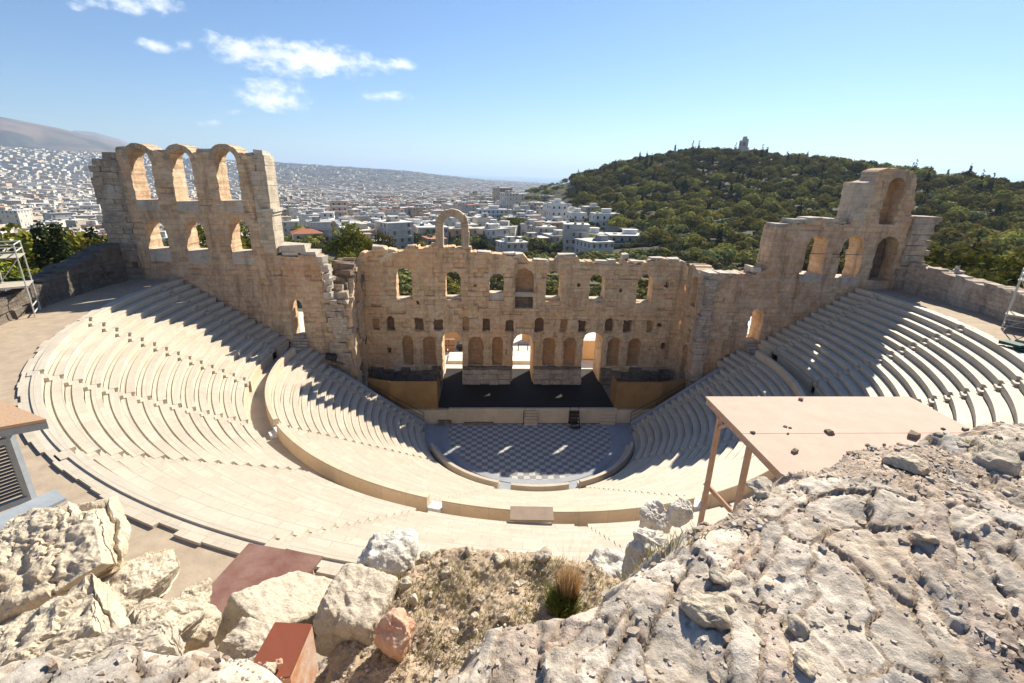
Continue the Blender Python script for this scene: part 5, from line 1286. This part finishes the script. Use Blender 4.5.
# left outcrop: tilted beds with undercut steps
tb = (Xf*.45+Yf*.9)/.42+.5*fbm(Xf, Yf, 50, 3, 1.1); fr = tb-np.floor(tb)
Hf = Hf+is_left*(.07*(fr-.5)*(1-sstep(.86, 1.0, fr)*1.0)+.05*fbm(Xf, Yf, 51, 5, 4.2)+.014*perlin(Xf*17, Yf*17, 3)+.03*small/.03*.5)
Hf = Hf+((which == 2)|(which == 4))*(grit*2+.05*fbm(Xf, Yf, 53, 4, 4))+(which == 0)*.15*fbm(Xf, Yf, 55, 4, 1.2)
n1, n2 = Xf.shape; I = np.arange(n1*n2).reshape(n1, n2); Fq = np.stack([I[:-1, :-1], I[1:, :-1], I[1:, 1:], I[:-1, 1:]], -1).reshape(-1, 4)
cen = lambda A: ((A[:-1, :-1]+A[1:, 1:])/2).ravel()
sm = cen(is_slab*stone_m*sstep(.05, .15, crack)+is_left*.85); cc = cen(ci)
pale = np.array([.54, .475, .40]); dirt = np.array([.41, .325, .255]); grey = np.array([.38, .36, .34]); pink = np.array([.46, .345, .28])
colf = dirt+(pale-dirt)*sm[:, None]
gsel = (np.modf(cc*7.3)[0] > .72); colf[gsel] = colf[gsel]*.45+grey*.55
psel = (np.modf(cc*13.7)[0] > .86); colf[psel] = colf[psel]*.5+pink*.5
cw = cen(which.astype(float)); colf = np.where((cw > 2.5)[:, None] & (cw < 3.5)[:, None], np.array([.56, .47, .35]), colf)
colf = np.where((np.abs(cw-2) < .4)[:, None], np.array([.40, .31, .215]), colf)
c3 = cen(ci3); c2_ = cen(ci2); colf = np.where((cw == 1)[:, None], colf*(1+.34*(c3-.5)+.30*(c2_-.5))[:, None]*(.8+.2*cen(sstep(0, .14, g2-g1)))[:, None], colf)
colf = colf*(.72+.28*cen(np.where(is_slab, sstep(.0, .09, crack), 1)))[:, None]*(1+.22*(np.modf(cc*5.1)[0]-.5))[:, None]
colf = colf*(1+.30*cen(fbm(Xf, Yf, 60, 4, 2.4)))[:, None]
def rock_mat(name, use_tint=True, base=(.5, .43, .34), warm=(.50, .33, .19), dark=(.16, .13, .105), lichen=.35, bs=1.0):
    m = NT(name); ob = m.coord('Object'); col = m.attr('tint') if use_tint else base
    col = m.mix(m.mapr(m.noise(ob, 2.2*bs, 6, .65), .50, .72, 0, .55), col, warm)
    col = m.mix(m.mapr(m.noise(ob, 6*bs, 7, .72), .54, .74, 0, .75), col, dark)
    col = m.mix(m.mapr(m.noise(ob, 17*bs, 6, .7), .52, .70, 0, lichen), col, (.62, .58, .50))
    col = m.mix(m.mapr(m.noise(ob, 60*bs, 4, .7), .50, .72, 0, .5), col, dark)
    h = m.math('ADD', m.math('MULTIPLY', m.noise(ob, 9*bs, 10, .72), 1.0), m.math('MULTIPLY', m.noise(ob, 55*bs, 6, .7), .22))
    return m.out(col, .95, m.bump(h, .85, .035/bs))
M['rock'] = rock_mat('bedrock_stone', dark=(.25, .20, .16), warm=(.50, .37, .26))
bed = raw_mesh('bedrock', np.stack([Xf, Yf, Hf], -1).reshape(-1, 3), [Fq], M['rock'], col=colf, smooth=True); bed['kind'] = 'structure'
def Hat(x, y):
    i = np.clip(np.searchsorted(gxs, x)-1, 0, len(gxs)-2); j = np.clip(np.searchsorted(gys, y)-1, 0, len(gys)-2); return float(Hf[i, j])

# boulders: rounded blocks with a broken surface
def boulder(c, dims, rot, seed, p=4.0, rough_=.09, n=34, mat=None, name='boulder', pits=.03, strata=0, axis=(.35, -.25, .9), facets=26):
    g = np.linspace(-1, 1, n); A, B_ = np.meshgrid(g, g, indexing='ij'); o_ = np.ones_like(A); Ps = []; F = []; k = 0
    for ax in range(3):
        for s in (-1, 1):
            Q = [None]*3; Q[ax] = o_*s; Q[(ax+1) % 3] = A if s > 0 else B_; Q[(ax+2) % 3] = B_ if s > 0 else A
            Ps.append(np.stack(Q, -1).reshape(-1, 3)); I = np.arange(n*n).reshape(n, n)+k; F.append(np.stack([I[:-1, :-1], I[1:, :-1], I[1:, 1:], I[:-1, 1:]], -1).reshape(-1, 4)); k += n*n
    P = np.concatenate(Ps); P = P/(np.sum(np.abs(P)**p, 1)**(1/p))[:, None]
    d = np.array(dims)/2; Q = P*d; S_ = seed*7.7; mn = min(dims)
    nrm = P/d; nrm /= np.linalg.norm(nrm, axis=1)[:, None]
    f = fbm(Q[:, 0]/mn+S_, Q[:, 1]/mn, Q[:, 2]/mn, 5, 1.3)
    r = np.abs(fbm(Q[:, 0]/mn+S_, Q[:, 1]/mn+9, Q[:, 2]/mn, 3, 2.1))
    rs = np.random.default_rng(seed+100)
    for _ in range(facets):
        pn_ = rs.normal(size=3); pn_ /= np.linalg.norm(pn_); sup = (Q@pn_).max(); hh_ = sup*rs.uniform(.66, .94); t_ = Q@pn_; fac_ = np.where(t_ > hh_, hh_/np.maximum(t_, 1e-6), 1.0); Q = Q*(1-.97*(1-fac_))[:, None]
    fine = fbm(Q[:, 0]+S_, Q[:, 1], Q[:, 2], 4, 9)
    Q = Q+nrm*(rough_*mn*(f*.7-r*.55)+.02*fine-pits*np.clip(perlin(Q[:, 0]*7+S_, Q[:, 1]*7, Q[:, 2]*7)-.25, 0, 1)*2)[:, None]
    if strata:
        t_ = (Q@np.array(axis))/strata+.6*fbm(Q[:, 0]+S_, Q[:, 1], Q[:, 2], 3, 1.6/max(mn, .3)); fr_ = t_-np.floor(t_); lvl = hash2(np.floor(t_), np.zeros(len(t_)), seed)
        Q = Q+nrm*((strata*.30*(fr_*(1-sstep(.9, 1, fr_)))+strata*.45*(lvl-.5)))[:, None]
    R = np.array(Matrix.Rotation(rot[2], 3, 'Z') @ Matrix.Rotation(rot[1], 3, 'Y') @ Matrix.Rotation(rot[0], 3, 'X'))
    o = raw_mesh(name, Q@R.T, F, mat or M['lime'], smooth=False); o.location = tuple(c)
    bm_merge(o); return o
def bm_merge(o):
    import bmesh
    b = bmesh.new(); b.from_mesh(o.data); bmesh.ops.remove_doubles(b, verts=b.verts, dist=.002); b.to_mesh(o.data); b.free()
M['lime'] = rock_mat('pale_limestone', False, (.56, .48, .365), (.50, .345, .19), (.20, .15, .11), .45)
M['hewn'] = rock_mat('hewn_block_stone', False, (.47, .405, .32), (.50, .42, .31), (.17, .14, .11), .6, 1.6)
M['white_rock'] = rock_mat('white_breccia', False, (.60, .56, .49), (.45, .40, .34), (.15, .13, .115), .5, 1.3)
M['pebble'] = rock_mat('loose_pebble', True, lichen=.15, bs=2.5)
def bld(px, py, z, dims, rot, seed, lb, mat='lime', name='boulder', **kw):
    p = atZ(px, py, z); o = boulder(p, dims, tuple(rad(a) for a in rot), seed, mat=M[mat], name=name, **kw); tag(o, lb, 'rock'); return o
# left outcrop
bld(30, 575, 23.42, (1.8, 1.15, .6), (4, -12, 28), 1, 'big creamy limestone outcrop at the left edge with a dark cleft', p=3.6, n=90, rough_=.07, strata=.13)
bld(48, 540, 23.58, (.9, .55, .42), (2, -10, 18), 2, 'rounded pale rock at the top of the left outcrop, in front of the grey plank', p=3, n=60, rough_=.1, strata=.08)
bld(112, 602, 23.22, (1.15, .8, .5), (6, 12, 38), 3, 'sloping cream rock face in the middle of the left outcrop', p=3.4, n=80, rough_=.08, strata=.07)
bld(46, 648, 23.8, (1.3, .65, .4), (4, -12, 32), 4, 'long layered cream rock at the lower left corner with brown undercuts', p=3.6, n=80, rough_=.07, strata=.06)
bld(158, 632, 23.3, (.6, .5, .42), (0, 10, 10), 5, 'pale yellow rock with an orange split beside the big left outcrop', p=3.4, n=50, rough_=.08, strata=.06)
bld(200, 628, 22.95, (.42, .34, .4), (0, 5, 30), 6, 'smooth cream boulder left of the hewn block with the sharp edge', p=2.8, n=40, rough_=.06)
bld(196, 600, 22.35, (.42, .34, .36), (0, 5, 70), 7, 'small cream boulder beside the lower end of the large brown metal sheet', p=2.8, n=36, rough_=.06)
bld(105, 672, 24.3, (1.2, .4, .28), (0, -4, 14), 8, 'gravelly brown rock shelf along the bottom left edge', 'hewn', p=3.4, n=60, rough_=.08, strata=.04)
# hewn blocks in the middle
bld(288, 616, 22.6, (.6, 1.0, .5), (-24, 8, -36), 9, 'large squared stone block leaning beside the large brown metal sheet', 'hewn', 'stone_block', p=14, n=60, rough_=.03, facets=3)
bld(248, 655, 23.05, (.6, .42, .42), (0, 0, -20), 10, 'low broken stone block with a dark hollow, left of the small rust red box', 'hewn', 'stone_block', p=7, n=50, rough_=.07)
bld(358, 612, 22.9, (.56, .62, .5), (0, 3, -14), 11, 'large pitted stone block with a dark cavity, right of the small rust red box', 'hewn', 'stone_block', p=9, n=60, rough_=.05, pits=.05, facets=4)
bld(392, 562, 22.95, (.62, .5, .5), (0, -5, 8), 12, 'white speckled block at the left end of the grassy ledge', 'white_rock', 'stone_block', p=5, n=46, rough_=.07)
bld(396, 632, 23.12, (.26, .26, .32), (8, 8, -30), 13, 'small orange and grey veined marble piece leaning on the pitted block', 'marblepiece', 'marble_fragment', p=7, n=40, rough_=.03, facets=8)
# right of the ledge
bld(648, 560, 23.62, (.40, .36, .95), (6, -8, 20), 14, 'tall white broken rock standing at the right end of the grassy ledge', 'white_rock', p=4, n=46, rough_=.15)
bld(668, 583, 23.75, (.42, .36, .5), (0, 12, 50), 15, 'white rock wedged against the right slab, behind the tall white rock', 'white_rock', p=3.4, n=38, rough_=.14)
bld(682, 512, 23.8, (.24, .2, .3), (0, 12, 20), 16, 'pointed grey white stone at the top of the rock gap, near the shelter post', 'white_rock', p=3.5, n=32, rough_=.15)
bld(655, 520, 23.1, (.4, .3, .4), (0, 0, 40), 17, 'grey white stone behind the tall white rock', 'white_rock', p=3.5, n=30, rough_=.15)
bld(606, 575, 22.75, (.7, .6, .5), (0, 0, 15), 18, 'white crumbly rock right of the dry grass tuft', 'white_rock', p=3.2, n=40, rough_=.12)
bld(448, 575, 22.98, (.2, .17, .16), (0, 0, 20), 19, 'rounded yellowish stone lying in the dry grass', 'lime', 'stone', p=2.6, n=20)
for k, (px, py, s) in enumerate([(480, 600, .07), (474, 618, .06), (430, 595, .06), (505, 616, .08), (455, 630, .06), (520, 585, .09), (440, 608, .05), (412, 600, .09), (500, 560, .12), (545, 556, .15), (470, 552, .12), (425, 556, .1), (405, 585, .11)]):
    o = bld(px, py, 23.02, (s*1.5, s*1.2, s), (0, 0, 40*k), 20+k, 'small loose stone lying among the dry grass on the ledge', 'lime' if k % 3 else 'hewn', 'stone', p=2.8, n=12); o['group'] = 'loose stones on the grassy ledge'
# stones lying on the right slab
for k, (px, py, s, lb) in enumerate([(704, 447, .16, 'dark brown stone at the rim of the slab beside the pink roof'), (766, 470, .2, 'pale grey block at the near corner of the pink roof'), (905, 470, .24, 'low brown stone on the upper part of the slab'), (995, 460, .3, 'orange brown slab stone near the right edge'), (898, 530, .12, 'small brown stone in the middle of the slab'), (838, 524, .09, 'round grey brown pebble on the slab'),
                                    (922, 545, .1, 'blue grey stone on the slab'), (725, 592, .13, 'pinkish white stone beside the blue grey flake'), (706, 604, .2, 'blue grey flat flake on the slab'), (800, 622, .12, 'narrow pale stone set in the grit'), (805, 665, .09, 'pale stone at the lower edge of the slab'), (720, 570, .1, 'small dark stone below the blue grey flake')]):
    p = atZ(px, py, 24.9); o = boulder((p[0], p[1], Hat(p[0], p[1])+s*.15), (s*1.2, s*.9, s*.4), (0, .1, k*1.1), 40+k, p=3.6, n=22, rough_=.05, mat=M['hewn'] if k % 2 else M['lime'], name='stone'); tag(o, lb, 'stone')
# grit and pebbles
Vs, Fs, Cs, n = [], [], [], 0
rg = np.arange(5)*2*PI/5; ico = np.concatenate([np.stack([np.cos(rg), np.sin(rg), -.5+0*rg], 1), np.stack([.72*np.cos(rg+.3), .72*np.sin(rg+.3), .5+0*rg], 1)]); icf = [(i, (i+1) % 5, 5+(i+1) % 5) for i in range(5)]+[(i, 5+(i+1) % 5, 5+i) for i in range(5)]+[(5, 6, 7), (5, 7, 8), (5, 8, 9)]
for k in range(15000):
    if k < 11500: x, y = rng.uniform(-6.4, -.5), rng.uniform(-45.6, -43.5)
    else: x, y = rng.uniform(-7, -3.4), rng.uniform(-45.4, -42.6)
    i, j = np.searchsorted(gxs, x)-1, np.searchsorted(gys, y)-1
    if which[i, j] == 1 and stone_m[i, j] > .6 and rng.random() < .75: continue
    s = min(.026, .0045*(1-rng.random())**-.5); a = rng.uniform(0, 6.28); ca_, sa_ = math.cos(a), math.sin(a)
    P = np.array(ico)*np.array([1.3, .9, .55])*s*rng.uniform(.65, 1.35, (10, 3)); P = np.stack([P[:, 0]*ca_-P[:, 1]*sa_+x, P[:, 0]*sa_+P[:, 1]*ca_+y, P[:, 2]+Hf[i, j]+s*.25], 1)
    c = [np.array([.50, .43, .355]), np.array([.42, .335, .26]), np.array([.41, .38, .35]), np.array([.52, .46, .38]), np.array([.34, .27, .21])][k % 5]*rng.uniform(.75, 1.2)
    Vs.append(P); Fs.append(np.array(icf)+n); Cs.append(np.repeat(c[None], 13, 0)); n += 10
o = raw_mesh('gravel', np.concatenate(Vs), [np.concatenate(Fs)], M['pebble'], col=np.concatenate(Cs)); tag(o, 'loose grit and small pebbles scattered over the slab and the ledge', 'gravel', kind='stuff')
# grass
def blades(n, fx, hfun, w, cols, lean=.5):
    Vs, Cs = [], []
    for k in range(n):
        x, y, z = fx(); h = hfun(x, y); a = rng.uniform(0, 6.28); l = h*lean*rng.uniform(.1, 1); b = rng.uniform(0, 6.28)
        dx, dy = math.cos(a)*w/2, math.sin(a)*w/2; ex, ey = math.cos(b)*l, math.sin(b)*l
        Vs.append([(x-dx, y-dy, z), (x+dx, y+dy, z), (x+dx*.7+ex*.35, y+dy*.7+ey*.35, z+h*.6), (x-dx*.7+ex*.35, y-dy*.7+ey*.35, z+h*.6)])
        Vs.append([(x-dx*.7+ex*.35, y-dy*.7+ey*.35, z+h*.6), (x+dx*.7+ex*.35, y+dy*.7+ey*.35, z+h*.6), (x+ex+dx*.1, y+ey, z+h), (x+ex-dx*.1, y+ey, z+h)])
        c = np.array(cols[int(rng.integers(len(cols)))])*rng.uniform(.7, 1.25); Cs += [c, c]
    V = np.array(Vs).reshape(-1, 3); return V, np.arange(len(V)).reshape(-1, 4), np.array(Cs)
M['grass'] = leaf_mat('grass_blades', trans=.3, vary=0)
dens_g = lambda x, y: fbm(x, y, 70, 3, 1.6)
def ledge_pt():
    while True:
        x, y = rng.uniform(-5.75, -3.7), rng.uniform(-44.6, -42.8)
        if poly_sd(np.array([x]), np.array([y]), LEDGE)[0] < -.04 and float(dens_g(x, y)) > -.28+.5*rng.random()-.3: return x, y, Hat(x, y)-.01
V, F, c = blades(5200, ledge_pt, lambda x, y: rng.uniform(.02, .11)*(1+.5*float(dens_g(x, y))), .007, [(.40, .32, .16), (.46, .38, .21), (.20, .20, .065), (.27, .25, .10), (.34, .25, .13)], .9)
tag(raw_mesh('grass', V, [F], M['grass'], col=c), 'sparse dry straw and olive grass on the ledge', 'grass', kind='stuff')
tp = atZ(562, 603, 23.0)
def disc(cx, cy, r):
    def f():
        a, q = rng.uniform(0, 6.28), r*math.sqrt(rng.random()); x, y = cx+q*math.cos(a), cy+q*math.sin(a); return x, y, Hat(x, y)-.02
    return f
tf = tag(empty('grass_tuft', (tp[0], tp[1], 23.0)), 'tall grass tuft with a green base and reddish dry stalks on the ledge', 'grass tuft')
V, F, c = blades(1500, disc(tp[0], tp[1], .13), lambda x, y: rng.uniform(.08, .24), .008, [(.17, .20, .05), (.12, .145, .04), (.24, .25, .08)], .8); child(raw_mesh('green_blades', V, [F], M['grass'], col=c), tf)
V, F, c = blades(1000, disc(tp[0]+.06, tp[1]+.05, .08), lambda x, y: rng.uniform(.22, .42), .005, [(.52, .30, .15), (.56, .37, .21), (.44, .25, .12)], .35); child(raw_mesh('dry_blades', V, [F], M['grass'], col=c), tf)
V, F, c = blades(36, disc(tp[0]+.06, tp[1]+.05, .12), lambda x, y: rng.uniform(.5, .85), .003, [(.50, .42, .30)], .5); child(raw_mesh('seed_stalks', V, [F], M['grass'], col=c), tf)
p = atZ(985, 441, 24.95); pl_ = tag(raw_mesh('weed', *(lambda r: (r[0], [r[1]]))(blades(260, disc(p[0], p[1]-.02, .16), lambda x, y: rng.uniform(.015, .04), .007, [(.26, .27, .05), (.2, .22, .05)], 1.0)), M['grass'], col=np.tile((.25, .26, .06), (520, 1))), 'yellow green weed growing at the rim of the slab near the right edge', 'weed')
p = atZ(334, 572, 22.7); pl_ = tag(raw_mesh('weed', *(lambda r: (r[0], [r[1]]))(blades(160, disc(p[0], p[1], .09), lambda x, y: rng.uniform(.05, .13), .014, [(.26, .27, .05), (.2, .22, .05)], 1.0)), M['grass'], col=np.tile((.22, .25, .05), (320, 1))), 'small yellow green weed beside the large brown metal sheet', 'weed')

# ------------------------------------------------------------------ metal sheets and the kiosk at the left
def slab_from(corners, th):
    C4 = np.array(corners); n = np.cross(C4[1]-C4[0], C4[3]-C4[0]); n /= np.linalg.norm(n)
    if n[2] < 0: n = -n; C4 = C4[[0, 3, 2, 1]]
    return MB().hexa(np.concatenate([C4-n*th, C4]))
sh = tag(empty('metal_sheet', tuple(atZ(255, 580, 21.6))), 'large brown rusted metal sheet sloping over the rim below the left outcrop', 'metal sheet')
A_, B_, C_, D_ = atZ(249, 543, 21.7), atZ(323, 556, 21.7), atZ(262, 632, 21.75), atZ(186, 612, 21.75)
child(slab_from([A_, B_, C_, D_], .03).build('sheet', M['rust']), sh)
p = atZ(316, 559, 21.65); child(MB().box((p[0]-.06, p[1]-.08, 21.42), (.07, .07, .5), .3).build('prop', M['timber']), sh)
p = atZ(256, 547, 21.65); child(MB().box((p[0]+.05, p[1]-.08, 21.42), (.07, .07, .5), .3).build('prop', M['timber']), sh)
bx_ = tag(empty('metal_box', tuple(atZ(280, 650, 23.2))), 'small rust red sloping metal box lid with two pale stones on it', 'metal box')
A_, B_, C_, D_ = atZ(275, 622, 23.55), atZ(312, 624, 23.55), atZ(290, 676, 23.5), atZ(240, 684, 23.5)
child(slab_from([A_, B_, C_, D_], .015).build('lid', M['rustred']), bx_)
dn = np.array([0, 0, -.45]); e1 = np.array([.0, 0, -.017])
child(MB().hexa([A_+dn, D_+dn, C_+dn, B_+dn, A_+e1, D_+e1, C_+e1, B_+e1][::1]).build('body', M['rustside']), bx_)
for k, (px, py, s, mt) in enumerate(((268, 668, .09, 'lime'), (278, 662, .06, 'marblepiece'))):
    p = atZ(px, py, 23.56); o = boulder((p[0], p[1], 23.56), (s*1.1, s, s*.8), (0, .3, k), 70+k, p=2.8, n=16, mat=M[mt], name='stone'); tag(o, ['pale angular stone lying on the rust red box lid', 'small pinkish stone lying on the rust red box lid'][k], 'stone')
ki = tag(empty('kiosk', tuple(atZ(5, 480, 20.5))), 'grey painted hut with louvred front and orange boarded roof, cut by the left edge', 'hut')
KZ = 22.6
r0 = [atZ(46, 419, KZ), atZ(-40, 434, KZ), atZ(-60, 398, KZ), atZ(2, 401, KZ)]
child(slab_from(r0, .05).build('roof', M['tileroof']), ki)
lo_ = np.array([0, 0, -.056])
child(MB().hexa([r0[1]+lo_+(0, 0, -.12), r0[0]+lo_+(0, 0, -.12), r0[0]+lo_+(-.12, .12, -.12), r0[1]+lo_+(-.12, .12, -.12), r0[1]+lo_, r0[0]+lo_, r0[0]+lo_+(-.12, .12, 0), r0[1]+lo_+(-.12, .12, 0)]).build('fascia', M['greywood']), ki)
w0 = atZ(14, 452, KZ-.6); w1 = atZ(-45, 470, KZ-.6); w0[2] = w1[2] = 0
child(MB().bar((w0[0], w0[1], KZ-.2), (w0[0], w0[1], KZ-2.2), .13, .10).build('post', M['greywood']), ki)
for z in (KZ-.36, KZ-1.5): child(MB().bar(w0+(0, 0, z), w1+(0, 0, z), .1, .1).build('rail', M['greywood']), ki)
for k in range(16): z = KZ-.46-k*.062; child(MB().bar(w0+(-.03, .02, z), w1+(0, .02, z), .07, .018).build('louvre', M['louvre']), ki)
A_, B_, C_, D_ = atZ(55, 489, 23.4), atZ(66, 498, 23.4), atZ(-10, 535, 23.5), atZ(-14, 520, 23.5)
tag(slab_from([A_, B_, C_, D_], .03).build('plank', M['greywood']), 'weathered grey plank lying along the top of the left outcrop', 'plank')

# ------------------------------------------------------------------ the air
def air():
    m = bpy.data.materials.new('air'); m.use_nodes = True; t = m.node_tree; t.nodes.clear()
    o = t.nodes.new('ShaderNodeOutputMaterial'); v = t.nodes.new('ShaderNodeVolumePrincipled'); v.inputs['Color'].default_value = (.58, .76, 1, 1); v.inputs['Density'].default_value = HAZE; v.inputs['Anisotropy'].default_value = .2
    t.links.new(v.outputs[0], o.inputs['Volume'])
    b = MB().bx(-62000, 62000, -12500, 82000, -112, 600).build('haze', m); b['kind'] = 'stuff'; b['label'] = 'thin pale blue haze over the plain'; b['category'] = 'haze'
HAZE = 7.5e-5
air()
